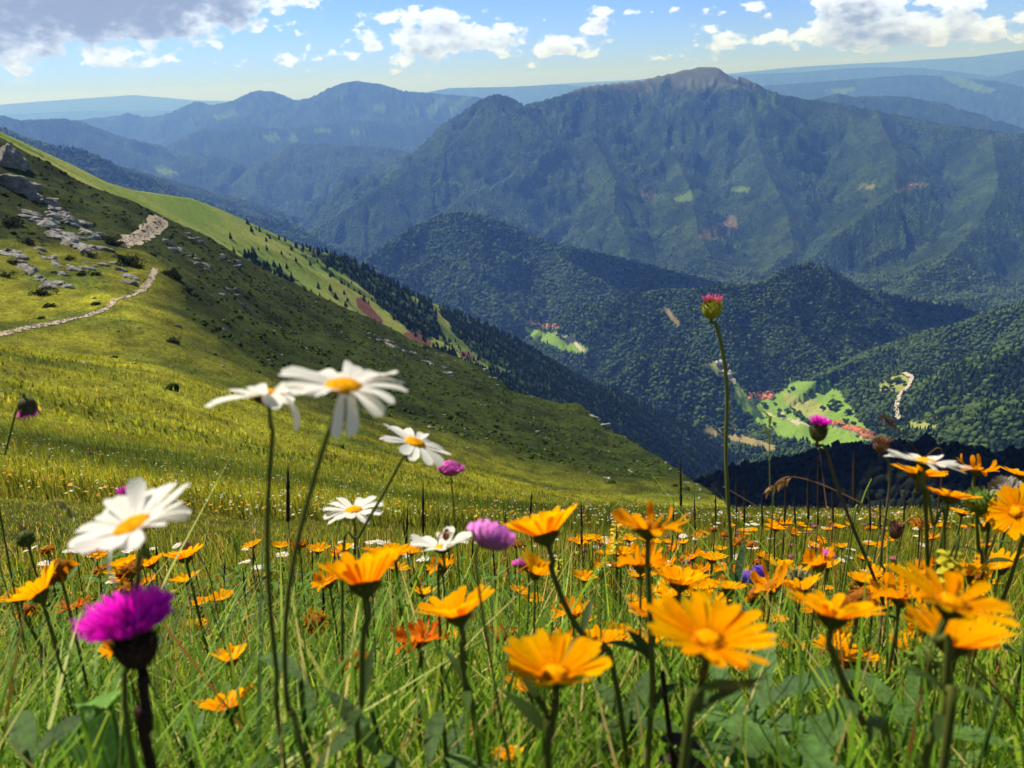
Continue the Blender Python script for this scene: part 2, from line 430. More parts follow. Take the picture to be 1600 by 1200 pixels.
# land cover. Fields and clearings: outline in picture coordinates as located on the ground, distance range, cover colour
G_FIELD = (.17, .28, .04); G_PALE = (.27, .29, .08); G_DRY = (.25, .21, .09); RED_SOIL = (.20, .075, .045)
FIELDS = [
 ([(812, 508), (835, 514), (870, 520), (905, 536), (925, 549), (905, 552), (880, 547), (850, 535), (825, 522)], 1500, 3500, G_FIELD),
 ([(1230, 600), (1250, 594), (1280, 598), (1300, 606), (1314, 612), (1322, 628), (1335, 640), (1340, 655), (1358, 672), (1362, 690), (1345, 700), (1310, 704), (1280, 702), (1262, 690), (1225, 684), (1200, 672), (1172, 652),
   (1150, 630), (1146, 605), (1150, 595), (1162, 612), (1180, 622), (1205, 618), (1222, 612)], 1300, 2600, G_FIELD),
 ([(1222, 612), (1240, 618), (1270, 624), (1300, 640), (1282, 652), (1250, 648), (1230, 635)], 1300, 2600, G_PALE),
 ([(1100, 566), (1118, 566), (1130, 575), (1142, 580), (1150, 596), (1144, 600), (1130, 588), (1108, 578)], 1300, 2600, G_PALE),
 ([(1100, 668), (1130, 672), (1165, 682), (1190, 688), (1220, 700), (1205, 706), (1170, 695), (1130, 685), (1098, 676)], 900, 2600, G_DRY),
 ([(1372, 602), (1395, 588), (1420, 585), (1430, 590), (1420, 606), (1405, 614), (1390, 612), (1374, 610)], 1300, 2600, G_PALE),
 ([(1415, 660), (1440, 658), (1468, 658), (1462, 668), (1440, 672), (1420, 668)], 1000, 2600, G_PALE),
 ([(1092, 372), (1100, 358), (1130, 354), (1140, 362), (1150, 358), (1136, 368), (1110, 376)], 3800, 6800, G_DRY),
 ([(1050, 312), (1075, 300), (1095, 294), (1098, 302), (1085, 312), (1065, 316)], 3800, 6800, G_FIELD),
 ([(1142, 296), (1155, 290), (1172, 294), (1170, 299), (1150, 300)], 3800, 6800, G_FIELD),
 ([(1336, 292), (1350, 288), (1368, 288), (1364, 295), (1345, 296)], 3800, 6800, G_PALE),
 ([(1396, 300), (1420, 288), (1436, 284), (1452, 288), (1430, 294), (1405, 302)], 3800, 6800, G_DRY),
 ([(1130, 350), (1140, 336), (1150, 338), (1152, 352), (1140, 356)], 3800, 6800, G_DRY),
 ([(988, 300), (1010, 298), (1030, 306), (1015, 312), (995, 306)], 3800, 6800, G_DRY),
 ([(1036, 482), (1044, 480), (1056, 496), (1064, 508), (1058, 510), (1046, 498)], 2000, 3600, G_DRY),
 ([(664, 174), (676, 162), (696, 148), (700, 150), (690, 166), (672, 184)], 9000, 13500, G_FIELD),
 ([(700, 175), (712, 160), (735, 146), (740, 148), (722, 160), (708, 180)], 9000, 13500, G_FIELD),
 ([(575, 170), (590, 162), (606, 168), (592, 176)], 9000, 13500, G_FIELD), ([(630, 176), (650, 170), (656, 176), (640, 180)], 9000, 13500, G_FIELD),
 ([(330, 182), (350, 176), (376, 174), (372, 180), (345, 186)], 9000, 14500, G_FIELD),
 ([(410, 212), (430, 208), (440, 218), (420, 222)], 7000, 11500, G_FIELD), ([(448, 214), (462, 212), (466, 222), (450, 223)], 7000, 11500, G_FIELD),
 ([(490, 202), (515, 202), (520, 206), (495, 207)], 7000, 11500, G_FIELD), ([(540, 202), (560, 200), (564, 208), (548, 209)], 7000, 11500, G_FIELD),
 ([(242, 262), (262, 262), (280, 272), (262, 276), (246, 268)], 5500, 9500, G_FIELD), ([(415, 312), (432, 312), (432, 322), (418, 320)], 4000, 7000, G_FIELD),
 ([(1470, 120), (1500, 116), (1530, 132), (1560, 140), (1540, 146), (1500, 136)], 12000, 17000, G_FIELD),
 ([(1290, 142), (1330, 138), (1350, 142), (1310, 146)], 12000, 17000, G_FIELD),
]
SOIL = [
 ([(556, 466), (568, 464), (580, 480), (600, 502), (594, 508), (570, 490), (558, 480)], 500, 1300, RED_SOIL),
 ([(628, 520), (650, 518), (676, 536), (668, 542), (640, 532)], 400, 1300, RED_SOIL), ([(715, 548), (735, 550), (742, 558), (722, 560)], 500, 1300, RED_SOIL),
]


def landcover(x, y, z, lay):
    """(albedo rgb, forest 0..1) of ground points"""
    n = x.shape
    u, v = project(x, y, z); r = np.hypot(x, y)
    jit = 7*fbm(x/60, y/60, 3)*np.clip(2500/np.maximum(r, 1), .3, 2.0)
    uj = u+jit; vj = v+0.6*jit
    c = np.zeros(n+(3,)); forest = np.ones(n)
    big = fbm(x/240, y/240, 4); fine = fbm(x/45, y/45, 3)
    k = sstep(big+0.6*fine, -.25, .35)[..., None]
    c[:] = np.array((.013, .027, .010))*(1-k)+np.array((.032, .056, .016))*k
    # big mountain's bald summit
    bald = (lay == LAYN['I']) & (z > -125+70*fine+90*big) & (u > 820) & (u < 1215)
    bl = (lay == LAYN['I'])*sstep(z+55*fine+50*big, -150, -40)*sstep(u, 800, 960)*sstep(u, 1290, 1190)
    c = c*(1-bl[..., None])+np.array((.100, .100, .048))*bl[..., None]; forest = forest*(1-bl)
    # near meadow (layer 100)
    nm = lay == 100
    dark = sstep(r, 58, 104)*sstep(u+0.0*v, 170, 330)  # darker heath zone, drawn out to cover the shaded part of the spur
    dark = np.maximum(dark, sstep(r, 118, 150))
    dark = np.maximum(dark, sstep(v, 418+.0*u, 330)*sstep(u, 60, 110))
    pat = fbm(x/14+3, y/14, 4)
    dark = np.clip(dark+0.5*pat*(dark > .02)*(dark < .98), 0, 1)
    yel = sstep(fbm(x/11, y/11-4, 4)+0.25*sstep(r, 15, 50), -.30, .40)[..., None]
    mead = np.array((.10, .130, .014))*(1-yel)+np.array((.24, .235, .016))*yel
    heath = np.array((.016, .025, .005))*(1-yel)+np.array((.038, .054, .008))*yel  # dark heath plants, deepened to hold the spur's shade in the colour
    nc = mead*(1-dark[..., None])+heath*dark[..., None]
    vary = (1+.55*fbm(x/5.5, y/5.5, 4)+.35*fbm(x/22+7, y/22, 3))*(1-.30*sstep(fbm(x/1.7, y/3.1, 3), .05, .35))
    nc = nc*np.clip(vary, .35, 1.6)[..., None]
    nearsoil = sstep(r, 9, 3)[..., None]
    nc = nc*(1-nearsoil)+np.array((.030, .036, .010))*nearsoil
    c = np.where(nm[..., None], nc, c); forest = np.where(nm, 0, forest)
    # bright grassy ridge, its trees are objects
    rm = lay == LAYN['R']
    gy = sstep(fbm(x/55, y/90, 4), -.35, .45)[..., None]
    grass = np.array((.16, .235, .028))*(1-gy)+np.array((.29, .30, .055))*gy
    fr = sstep(uj, 690, 790)
    fr = np.maximum(fr, rforest(u, v, x, y))
    fr = np.clip(fr, 0, 1)
    # grassy strips inside the woods of the ridge
    for poly in (((676, 474), (686, 476), (706, 520), (760, 566), (800, 582), (760, 580), (700, 548), (668, 540), (690, 524)), ((640, 462), (652, 466), (664, 476), (650, 474))):
        fr = np.where(inpoly(uj, vj, poly), 0, fr)
    rc = grass*(1-fr[..., None])+np.array((.030, .056, .014))*fr[..., None]
    c = np.where(rm[..., None], rc, c); forest = np.where(rm, fr, forest)
    # dark wood below on the right
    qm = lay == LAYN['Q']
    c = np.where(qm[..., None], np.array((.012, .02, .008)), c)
    for poly, r0, r1, col in FIELDS+SOIL:
        us = [p[0] for p in poly]; vs = [p[1] for p in poly]
        m = (r > r0) & (r < r1) & (u > min(us)-25) & (u < max(us)+25) & (v > min(vs)-25) & (v < max(vs)+25)
        if not m.any(): continue
        js = 0.35 if r0 > 3000 else 0.07
        mi = m.copy(); mi[m] = inpoly(u[m]+js*jit[m], v[m]+js*.6*jit[m], poly)
        vary = (1+0.16*fbm(x/70+9, y/70, 3))[..., None]
        c = np.where(mi[..., None], np.array(col)*vary*(.45 if r0 > 3600 else .9), c); forest = np.where(mi, 0, forest)
    return c, forest


def rforest(u, v, x, y):
    """woods of the bright ridge: bands of firs that thicken downhill"""
    n = fbm(x/70+20, y/110, 4)
    top = np.interp(u, [330, 420, 540, 640, 760], [318, 360, 402, 460, 505])
    d = v-top                                           # below the crest in the picture
    band = np.interp(u, [330, 430, 540, 620, 700, 760], [4, 16, 28, 55, 90, 300])
    f = sstep(d+22*n, band, band-8)*sstep(u, 350, 560)
    m1 = [(370, 392), (400, 400), (470, 440), (480, 452), (440, 436), (390, 410)]
    m2 = [(552, 436), (590, 446), (620, 462), (660, 500), (700, 520), (690, 530), (640, 515), (615, 490), (560, 445)]
    f = np.where(inpoly(u+8*n, v+6*n, m1), .75, f); f = np.where(inpoly(u+14*n, v+10*n, m2), 1, f)
    return f


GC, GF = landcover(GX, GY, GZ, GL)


def make_mesh(name, verts, faces, mats=(), smooth=False, parent=None, fmat=None, link=True, cols=None):
    """verts (n,3), faces list/array of equal or mixed polygons"""
    me = bpy.data.meshes.new(name)
    verts = np.asarray(verts, np.float32)
    me.vertices.add(len(verts)); me.vertices.foreach_set('co', verts.ravel())
    if isinstance(faces, np.ndarray):
        k = faces.shape[1]; nf = len(faces)
        me.loops.add(nf*k); me.loops.foreach_set('vertex_index', faces.astype(np.int32).ravel())
        me.polygons.add(nf); me.polygons.foreach_set('loop_start', np.arange(0, nf*k, k, dtype=np.int32))
    else:
        nf = len(faces); cnt = [len(f) for f in faces]
        me.loops.add(sum(cnt)); me.loops.foreach_set('vertex_index', np.array([i for f in faces for i in f], np.int32))
        me.polygons.add(nf); me.polygons.foreach_set('loop_start', np.array([0]+list(np.cumsum(cnt)[:-1]), np.int32) if nf else np.zeros(0, np.int32))
    if smooth: me.polygons.foreach_set('use_smooth', np.ones(nf, bool))
    for m in mats: me.materials.append(m)
    if fmat is not None: me.polygons.foreach_set('material_index', np.asarray(fmat, np.int32))
    if cols is not None:
        at = me.color_attributes.new('cover', 'FLOAT_COLOR', 'POINT')
        at.data.foreach_set('color', np.asarray(cols, np.float32).ravel())
    me.update(); me.validate()
    if not link: return me
    o = bpy.data.objects.new(name, me); sc.collection.objects.link(o)
    if parent is not None: o.parent = parent
    return o


def new_mat(name):
    m = bpy.data.materials.new(name); m.use_nodes = True
    t = NT(m.node_tree); p = m.node_tree.nodes['Principled BSDF']
    return m, t, p


def terrain_mat():
    m, t, p = new_mat('land')
    att = t.n('ShaderNodeVertexColor'); att.layer_name = 'cover'
    geo = t.n('ShaderNodeNewGeometry'); P = geo.outputs['Position']
    fo = att.outputs['Alpha']
    # far-off woods: crowns
    vo = t.n('ShaderNodeTexVoronoi'); vo.inputs['Scale'].default_value = 1/11.0; t.link(P, vo.inputs['Vector'])
    vo2 = t.n('ShaderNodeTexVoronoi'); vo2.inputs['Scale'].default_value = 1/27.0; t.link(P, vo2.inputs['Vector'])
    n1 = t.noise(P, 1/60.0, 5, .6)
    hue = t.n('ShaderNodeSeparateColor'); t.link(vo.outputs['Color'], hue.inputs[0])
    k1 = t.ramp(hue.outputs[0], 0, 1, (.55, 1.5)); k2 = t.ramp(n1, .3, .7, (.72, 1.28))
    kf = t.math('MULTIPLY', k1, k2)
    # meadow grain
    g1 = t.noise(P, 2.6, 6, .75); g2 = t.noise(P, .35, 5, .65)
    kg = t.math('MULTIPLY', t.ramp(g1, .30, .72, (.50, 1.5)), t.ramp(g2, .3, .7, (.74, 1.26)))
    kk = t.n('ShaderNodeMix', data_type='FLOAT'); t.link(fo, kk.inputs[0]); t.link(kg, kk.inputs[2]); t.link(kf, kk.inputs[3])
    col = t.n('ShaderNodeVectorMath', operation='SCALE'); t.link(att.outputs[0], col.inputs[0]); t.link(kk.outputs[0], col.inputs['Scale'])
    t.link(col.outputs[0], p.inputs['Base Color'])
    p.inputs['Roughness'].default_value = .95; p.inputs['Specular IOR Level'].default_value = .08
    hf = t.math('ADD', t.math('MULTIPLY', vo.outputs['Distance'], -1.0), t.math('MULTIPLY', vo2.outputs['Distance'], -.7))
    b1 = t.n('ShaderNodeBump'); b1.inputs['Distance'].default_value = 11.0
    t.link(t.math('MULTIPLY', fo, .9), b1.inputs['Strength']); t.link(hf, b1.inputs['Height'])
    b2 = t.n('ShaderNodeBump'); b2.inputs['Distance'].default_value = .35
    t.link(t.math('MULTIPLY', t.math('SUBTRACT', 1.0, fo), .8), b2.inputs['Strength'])
    t.link(t.math('ADD', g1, t.math('MULTIPLY', g2, 2.0)), b2.inputs['Height']); t.link(b1.outputs[0], b2.inputs['Normal'])
    t.link(b2.outputs[0], p.inputs['Normal'])
    return m


M_LAND = terrain_mat()
na, nr = GX.shape
# canopy relief in the mesh for woods beyond the modelled trees
zz = GZ+GF*sstep(RGd, 2500, 3600)*(6*fbm(GX/22, GY/22, 3)+4*perlin(GX/9, GY/9))


def sheet(name, j0, j1, label=None):
    V = np.stack([GX[:, j0:j1+1], GY[:, j0:j1+1], zz[:, j0:j1+1]], -1).reshape(-1, 3)
    C = np.concatenate([GC[:, j0:j1+1], GF[:, j0:j1+1, None]], -1).reshape(-1, 4)
    k = j1-j0+1
    i = np.arange(na)[:, None]*k; j = np.arange(k-1)[None, :]
    i2 = np.roll(np.arange(na), -1)[:, None]*k
    F = np.stack([i+j, i+j+1, i2+j+1, i2+j], -1).reshape(-1, 4)[:, ::-1]
    if j0 == 0:
        V = np.concatenate([V, [[0, 0, -.6]]]); C = np.concatenate([C, C[:1]])
    o = make_mesh(name, V, F, [M_LAND], smooth=True, cols=C)
    o['kind'] = 'structure'
    return o


JS = int(np.searchsorted(RR, 262.0))
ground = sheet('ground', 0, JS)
hills = sheet('hills', JS, nr-1)
print('terrain', GX.size)

# ------------------------------------------------------------------ haze
def make_haze(dens, col):
    z0 = float(GZ.min())-1.5-20; z1 = 420.0
    x0, x1, y0, y1 = -46500, 46500, -46500, 46500
    v = [(x, y, z) for z in (z0, z1) for x, y in ((x0, y0), (x1, y0), (x1, y1), (x0, y1))]
    m = bpy.data.materials.new('air'); m.use_nodes = True; nt = m.node_tree
    nt.nodes.remove(nt.nodes['Principled BSDF'])
    pv = nt.nodes.new('ShaderNodeVolumePrincipled'); pv.inputs['Color'].default_value = col+(1,); pv.inputs['Density'].default_value = dens
    pv.inputs['Absorption Color'].default_value = (1, 1, 1, 1)
    pv.inputs['Anisotropy'].default_value = 0.15
    nt.links.new(pv.outputs[0], nt.nodes['Material Output'].inputs['Volume'])
    o = make_mesh('haze', v, [(0, 3, 2, 1), (4, 5, 6, 7), (0, 1, 5, 4), (1, 2, 6, 5), (2, 3, 7, 6), (3, 0, 4, 7)], [m])
    o['kind'] = 'stuff'
make_haze(0.00009, (.15, .34, 1.0))
# ------------------------------------------------------------------ things of the landscape
def tag(o, label=None, cat=None, group=None, kind=None):
    for k, v in (('label', label), ('category', cat), ('group', group), ('kind', kind)):
        if v: o[k] = v
    return o


def empty(name, loc=(0, 0, 0), rz=0.0):
    o = bpy.data.objects.new(name, None); sc.collection.objects.link(o)
    o.location = loc; o.rotation_euler = (0, 0, rz); o.empty_display_size = .05
    return o


def copy_tree(o, parent=None):
    c = o.copy(); sc.collection.objects.link(c)
    c.parent = parent
    for ch in o.children: copy_tree(ch, c)
    return c


def plain(name, col, rough=.8, spec=.3, noise=None, transl=0.0, bump=None, attr=False):
    m, t, p = new_mat(name)
    P = t.n('ShaderNodeNewGeometry').outputs['Position']
    if attr:
        a = t.n('ShaderNodeVertexColor'); a.layer_name = 'cover'; c = a.outputs[0]
    else:
        c = t.n('ShaderNodeRGB'); c.outputs[0].default_value = tuple(col)+(1,); c = c.outputs[0]
    if noise:
        sc_, lo, hi = noise
        f = t.ramp(t.noise(P, sc_, 5, .65), .3, .7, (lo, hi))
        v = t.n('ShaderNodeVectorMath', operation='SCALE'); t.link(c, v.inputs[0]); t.link(f, v.inputs['Scale']); c = v.outputs[0]
    t.link(c, p.inputs['Base Color'])
    p.inputs['Roughness'].default_value = rough; p.inputs['Specular IOR Level'].default_value = spec
    if bump:
        b = t.n('ShaderNodeBump'); b.inputs['Distance'].default_value = bump[1]; b.inputs['Strength'].default_value = bump[2]
        t.link(t.noise(P, bump[0], 6, .65), b.inputs['Height']); t.link(b.outputs[0], p.inputs['Normal'])
    if transl:
        tr = t.n('ShaderNodeBsdfTranslucent'); mx = t.n('ShaderNodeMixShader'); mx.inputs[0].default_value = transl
        v = t.n('ShaderNodeVectorMath', operation='SCALE'); t.link(c, v.inputs[0]); v.inputs['Scale'].default_value = 1.35
        t.link(v.outputs[0], tr.inputs[0]); t.link(p.outputs[0], mx.inputs[1]); t.link(tr.outputs[0], mx.inputs[2])
        t.link(mx.outputs[0], t.out.inputs[0] if t.out else m.node_tree.nodes['Material Output'].inputs[0])
    return m


def ico(sub):
    import bmesh
    bm = bmesh.new(); bmesh.ops.create_icosphere(bm, subdivisions=sub, radius=1.0)
    v = np.array([q.co[:] for q in bm.verts]); f = np.array([[q.index for q in p.verts] for p in bm.faces]); bm.free()
    return v, f


def scatter_mesh(name, tv, tf, pos, scl, rot, cols, mat, kind='stuff', smooth=False, jitter=0.0):
    """many copies of one small shape merged in ONE mesh; pos (n,3) scl (n,3) rot (n,) cols (n,3)"""
    n = len(pos)
    V = np.broadcast_to(tv[None], (n,)+tv.shape).copy()
    if jitter: V = V*(1+rng.uniform(-jitter, jitter, (n, len(tv), 1)))
    V = V*scl[:, None, :]
    c, s = np.cos(rot)[:, None], np.sin(rot)[:, None]
    V = np.stack([V[..., 0]*c-V[..., 1]*s, V[..., 0]*s+V[..., 1]*c, V[..., 2]], -1)+pos[:, None, :]
    F = (tf[None]+np.arange(n)[:, None, None]*len(tv)).reshape(-1, tf.shape[1])
    C = np.concatenate([np.repeat(cols, len(tv), 0), np.ones((n*len(tv), 1))], 1)
    o = make_mesh(name, V.reshape(-1, 3), F, [mat], smooth=smooth, cols=C)
    if kind: o['kind'] = kind
    return o


def cone_tree(sides, tiers, seed, droop=.0):
    """tiered fir crown, unit height, unit radius; jagged rims"""
    rs = np.random.default_rng(seed); V = []; F = []
    for k in range(tiers):
        z0 = .08+.80*k/tiers; z1 = min(1.0, z0+1.35/tiers+.05)
        rad = (1-k/tiers)*.95+.08
        b = len(V); ph = rs.uniform(0, 6)
        for i in range(sides):
            a = ph+i*2*math.pi/sides; q = rad*(rs.uniform(.62, 1.15) if i % 2 else rs.uniform(.85, 1.2))
            V.append((q*math.cos(a), q*math.sin(a), z0+rs.uniform(-.03, .04)))
        V.append((rs.normal()*.02, rs.normal()*.02, z1)); V.append((0, 0, z0+.05))
        for i in range(sides):
            j = (i+1) % sides
            F.append((b+i, b+j, b+sides)); F.append((b+j, b+i, b+sides+1))
    return np.array(V), np.array(F)


M_FIR = plain('fir_needles', (0, 0, 0), .9, .1, noise=(1.2, .7, 1.3), attr=True)
M_LEAF = plain('leafy_crowns', (0, 0, 0), .9, .1, noise=(.5, .65, 1.35), attr=True, transl=.0)
M_BARK = plain('bark', (.07, .05, .035), .9, .1)
FIRC = np.array((.017, .030, .012)); BRC = np.array((.040, .072, .018)); BRC2 = np.array((.065, .10, .025))


def candidates(r0, r1, sp, layers=None, azm=40.5):
    a = R(azm)
    xs = np.arange(-r1*math.sin(a), r1*math.sin(a), sp); ys = np.arange(r0*math.cos(a)*.9, r1, sp)
    x, y = np.meshgrid(xs, ys); x = x.ravel()+rng.uniform(-.48, .48, x.size)*sp; y = y.ravel()+rng.uniform(-.48, .48, y.size)*sp
    r = np.hypot(x, y); m = (r > r0) & (r < r1) & (np.abs(np.arctan2(x, y)) < a)
    x, y, r = x[m], y[m], r[m]
    fr = near_ix(GF, x, y); ly = near_ix(GL, x, y); z = hz(x, y)
    run = near_ix(RUN, x, y)
    vis = (z+9)/r > run-.0004
    m = vis
    if layers is not None: m &= np.isin(ly, layers)
    return x[m], y[m], z[m], r[m], fr[m], ly[m]


LR_, LQ_ = LAYN['R'], LAYN['Q']
# firs of the grassy ridge: the nearest ones are single things
x, y, z, r, fr, ly = candidates(250, 1700, 7.5, [LR_])
uu, vv = project(x, y, z)
tl = 0.10*sstep(uu, 330, 400)+.5*sstep(uu, 400, 520)*sstep(fbm(x/50, y/50, 3), -.05, .4)
p = rng.uniform(size=len(x)); keep = (fr > .35+.6*p*0) & (p < fr*1.0) | (p < tl*(uu > 320)*(uu < 800))
soil = near_ix(GC[..., 0], x, y) > .195
keep &= ~(soil & (near_ix(GC[..., 1], x, y) < .1))
x, y, z, r, fr, uu = x[keep], y[keep], z[keep], r[keep], fr[keep], uu[keep]
o_ = np.argsort(r); x, y, z, r, fr, uu = [q[o_] for q in (x, y, z, r, fr, uu)]
hgt = rng.uniform(4.2, 8.2, len(x))*(1+.35*sstep(r, 700, 1300)); hgt *= np.where(fr > .5, 1.05, .85)
protos = []
for k in range(5):
    root = empty('fir_tree', (0, 0, 0))
    tv, tf = cone_tree(9, 5, 30+k)
    tv = tv*np.array((.30, .30, 1.0)); cc = np.ones((len(tv), 4)); cc[:, :3] = FIRC*(.8+.12*k)
    make_mesh('crown', tv, tf, [M_FIR], parent=root, cols=cc)
    tr_v = [(math.cos(a)*.03, math.sin(a)*.03, -.1) for a in np.linspace(0, 2*math.pi, 7)[:-1]]+[(math.cos(a)*.015, math.sin(a)*.015, .75) for a in np.linspace(0, 2*math.pi, 7)[:-1]]
    make_mesh('trunk', tr_v, [(i, (i+1) % 6, 6+(i+1) % 6, 6+i) for i in range(6)], [M_BARK], parent=root)
    protos.append(root)
NI = min(285, len(x))
for i in range(NI):
    t = protos[i] if i < 5 else copy_tree(protos[int(rng.integers(5))])
    t.location = (x[i], y[i], z[i]-.15); t.rotation_euler = (0, 0, rng.uniform(0, 6)); h = hgt[i]; t.scale = (h*rng.uniform(.85, 1.2), h*rng.uniform(.85, 1.2), h)
    tag(t, 'small dark fir growing on the sunny grassy ridge beyond the dark slope', 'fir tree', 'firs on the sunny grassy ridge')
print('ridge firs', len(x))
tv, tf = cone_tree(6, 3, 3)
P3 = [np.stack([x[NI:], y[NI:], z[NI:]], -1)]; S3 = [np.stack([hgt[NI:]*.26, hgt[NI:]*.26, hgt[NI:]*1.1], -1)]; C3 = [FIRC*rng.uniform(.7, 1.4, (len(x)-NI, 1))]
PB, SB, CB = [], [], []
for (r0, r1, sp) in ((330, 1700, 8.0), (1700, 2700, 7.6), (2700, 4300, 12.0)):
    x, y, z, r, fr, ly = candidates(r0, r1, sp)
    m = (fr > .5) & (ly != LR_) & (ly != LQ_) & (ly != 100)
    x, y, z, r, ly = x[m], y[m], z[m], r[m], ly[m]
    con = fbm(x/160+4, y/160, 4)+.25*rng.normal(size=len(x)) > (.05 if r0 < 2700 else .22)
    sz = rng.uniform(.8, 1.25, len(x))*(.78 if r0 < 2700 else 1.1)
    P3.append(np.stack([x, y, z-.5], -1)[con]); h = 15.5*sz[con]; S3.append(np.stack([h*.25, h*.25, h], -1)); C3.append(FIRC*rng.uniform(.8, 1.9, (con.sum(), 1))*np.array((1, 1.15, 1.0)))
    q = ~con; s = sz[q]*np.exp(rng.normal(size=q.sum())*.22); PB.append(np.stack([x, y, z+1.0*sz], -1)[q]); SB.append(np.stack([s*5.9*rng.uniform(.8, 1.2, len(s)), s*5.9, s*4.4*rng.uniform(.7, 1.5, len(s))], -1))
    k = np.clip(rng.uniform(size=(q.sum(), 1))**1.6+.55*fbm(x[q]/130, y[q]/130, 3)[:, None], 0, 1); CB.append((BRC*(1-k)+BRC2*k)*rng.uniform(.7, 1.25, (q.sum(), 1)))
P3, S3, C3, PB, SB, CB = [np.concatenate(q) for q in (P3, S3, C3, PB, SB, CB)]
o = scatter_mesh('fir_forest', tv, tf, P3, S3, rng.uniform(0, 6, len(P3)), C3, M_FIR); tag(o, 'dark conifer woods covering the valley slopes', 'forest')
iv, if_ = ico(1)
tvb = iv*np.array((1, 1, 1.0))
o = scatter_mesh('broadleaf_forest', tvb, if_, PB, SB, rng.uniform(0, 6, len(PB)), CB, M_LEAF, jitter=.32); tag(o, 'mid green broadleaf woods covering the hills and mountain flanks', 'forest')
print('trees', len(P3), len(PB), iv.shape)
# dark wood below the meadow edge on the right
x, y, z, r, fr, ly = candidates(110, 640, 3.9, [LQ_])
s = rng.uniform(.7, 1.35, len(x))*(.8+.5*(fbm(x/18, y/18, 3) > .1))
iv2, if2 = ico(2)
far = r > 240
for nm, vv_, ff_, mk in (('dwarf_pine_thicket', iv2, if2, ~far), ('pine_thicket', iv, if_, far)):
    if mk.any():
        o = scatter_mesh(nm, vv_*np.array((1, 1, 1.0)), ff_, np.stack([x, y, z+.8*s], -1)[mk], np.stack([s*2.1, s*2.1, s*3.3], -1)[mk], rng.uniform(0, 6, mk.sum()), np.array((.006, .0085, .004))*rng.uniform(.5, 1.5, (mk.sum(), 1)), M_LEAF, jitter=.45)  # very dark albedo carries part of the wood's shade
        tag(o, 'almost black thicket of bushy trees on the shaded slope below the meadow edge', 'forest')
# hedgerow and orchard trees standing in the valley meadow, each one a thing
M_CR = plain('orchard_leaf', (.028, .055, .014), .9, .1, noise=(.6, .6, 1.4))
orch = []
for k in range(4):
    root = empty('meadow_tree')
    rs = np.random.default_rng(60+k); V = []; F = []
    for q in range(7):
        c0 = rs.normal(size=3)*np.array((.22, .22, .14)); rad = rs.uniform(.18, .3); b = sum(len(a) for a in V)
        V.append(iv*rad*(1+rs.uniform(-.2, .2, (len(iv), 1)))+c0+np.array((0, 0, .62))); F.append(if_+b)
    make_mesh('crown', np.concatenate(V), np.concatenate(F), [M_CR], parent=root)
    tr_v = [(math.cos(a)*.04, math.sin(a)*.04, -.1) for a in np.linspace(0, 2*math.pi, 7)[:-1]]+[(math.cos(a)*.025, math.sin(a)*.025, .6) for a in np.linspace(0, 2*math.pi, 7)[:-1]]
    make_mesh('trunk', tr_v, [(i, (i+1) % 6, 6+(i+1) % 6, 6+i) for i in range(6)], [M_BARK], parent=root)
    orch.append(root)
TPX = [(1229, 606), (1236, 608), (1232, 612), (1256, 617), (1262, 616), (1268, 612), (1300, 628), (1304, 632), (1310, 630), (1296, 636), (1288, 640), (1306, 640), (1240, 640), (1232, 645), (1218, 648), (1226, 652), (1242, 650), (1252, 654),
       (1214, 642), (1325, 646), (1351, 694), (1353, 698), (1356, 702), (1180, 668), (1170, 672), (1195, 664), (1205, 668), (1188, 672), (1212, 664), (1220, 692), (1228, 696), (1236, 690), (1244, 700), (1250, 696), (1224, 702), (1216, 700), (1262, 704),
       (1140, 672), (1150, 678), (1160, 676), (1130, 678), (1120, 672), (1388, 600), (1396, 598), (1392, 606), (1402, 594), (1410, 600), (1384, 608), (1460, 664), (1452, 662), (1176, 652), (1164, 648), (1275, 663), (1262, 660), (1247, 646),
       (872, 524), (884, 530), (1112, 585), (1106, 580), (1124, 590), (1130, 582), (1316, 668), (1332, 662), (1322, 661), (1180, 632), (1196, 634), (1212, 630), (860, 517), (845, 514), (876, 519)]
k = 0
for (u, v) in TPX:
    for rep_ in range(2 if k % 3 else 1):
        h_ = hit(u+rng.uniform(-3, 3), v+2+rng.uniform(-1, 1), 900)
        if h_ is None: continue
        t = orch[k] if k < 4 else copy_tree(orch[int(rng.integers(4))])
        t.location = h_[:3]; s = rng.uniform(9, 15); t.scale = (s, s, s*rng.uniform(.8, 1.1)); t.rotation_euler = (0, 0, rng.uniform(0, 6))
        tag(t, 'round dark green tree standing alone or in a hedge on the valley meadows', 'tree', 'trees on the valley meadows'); k += 1

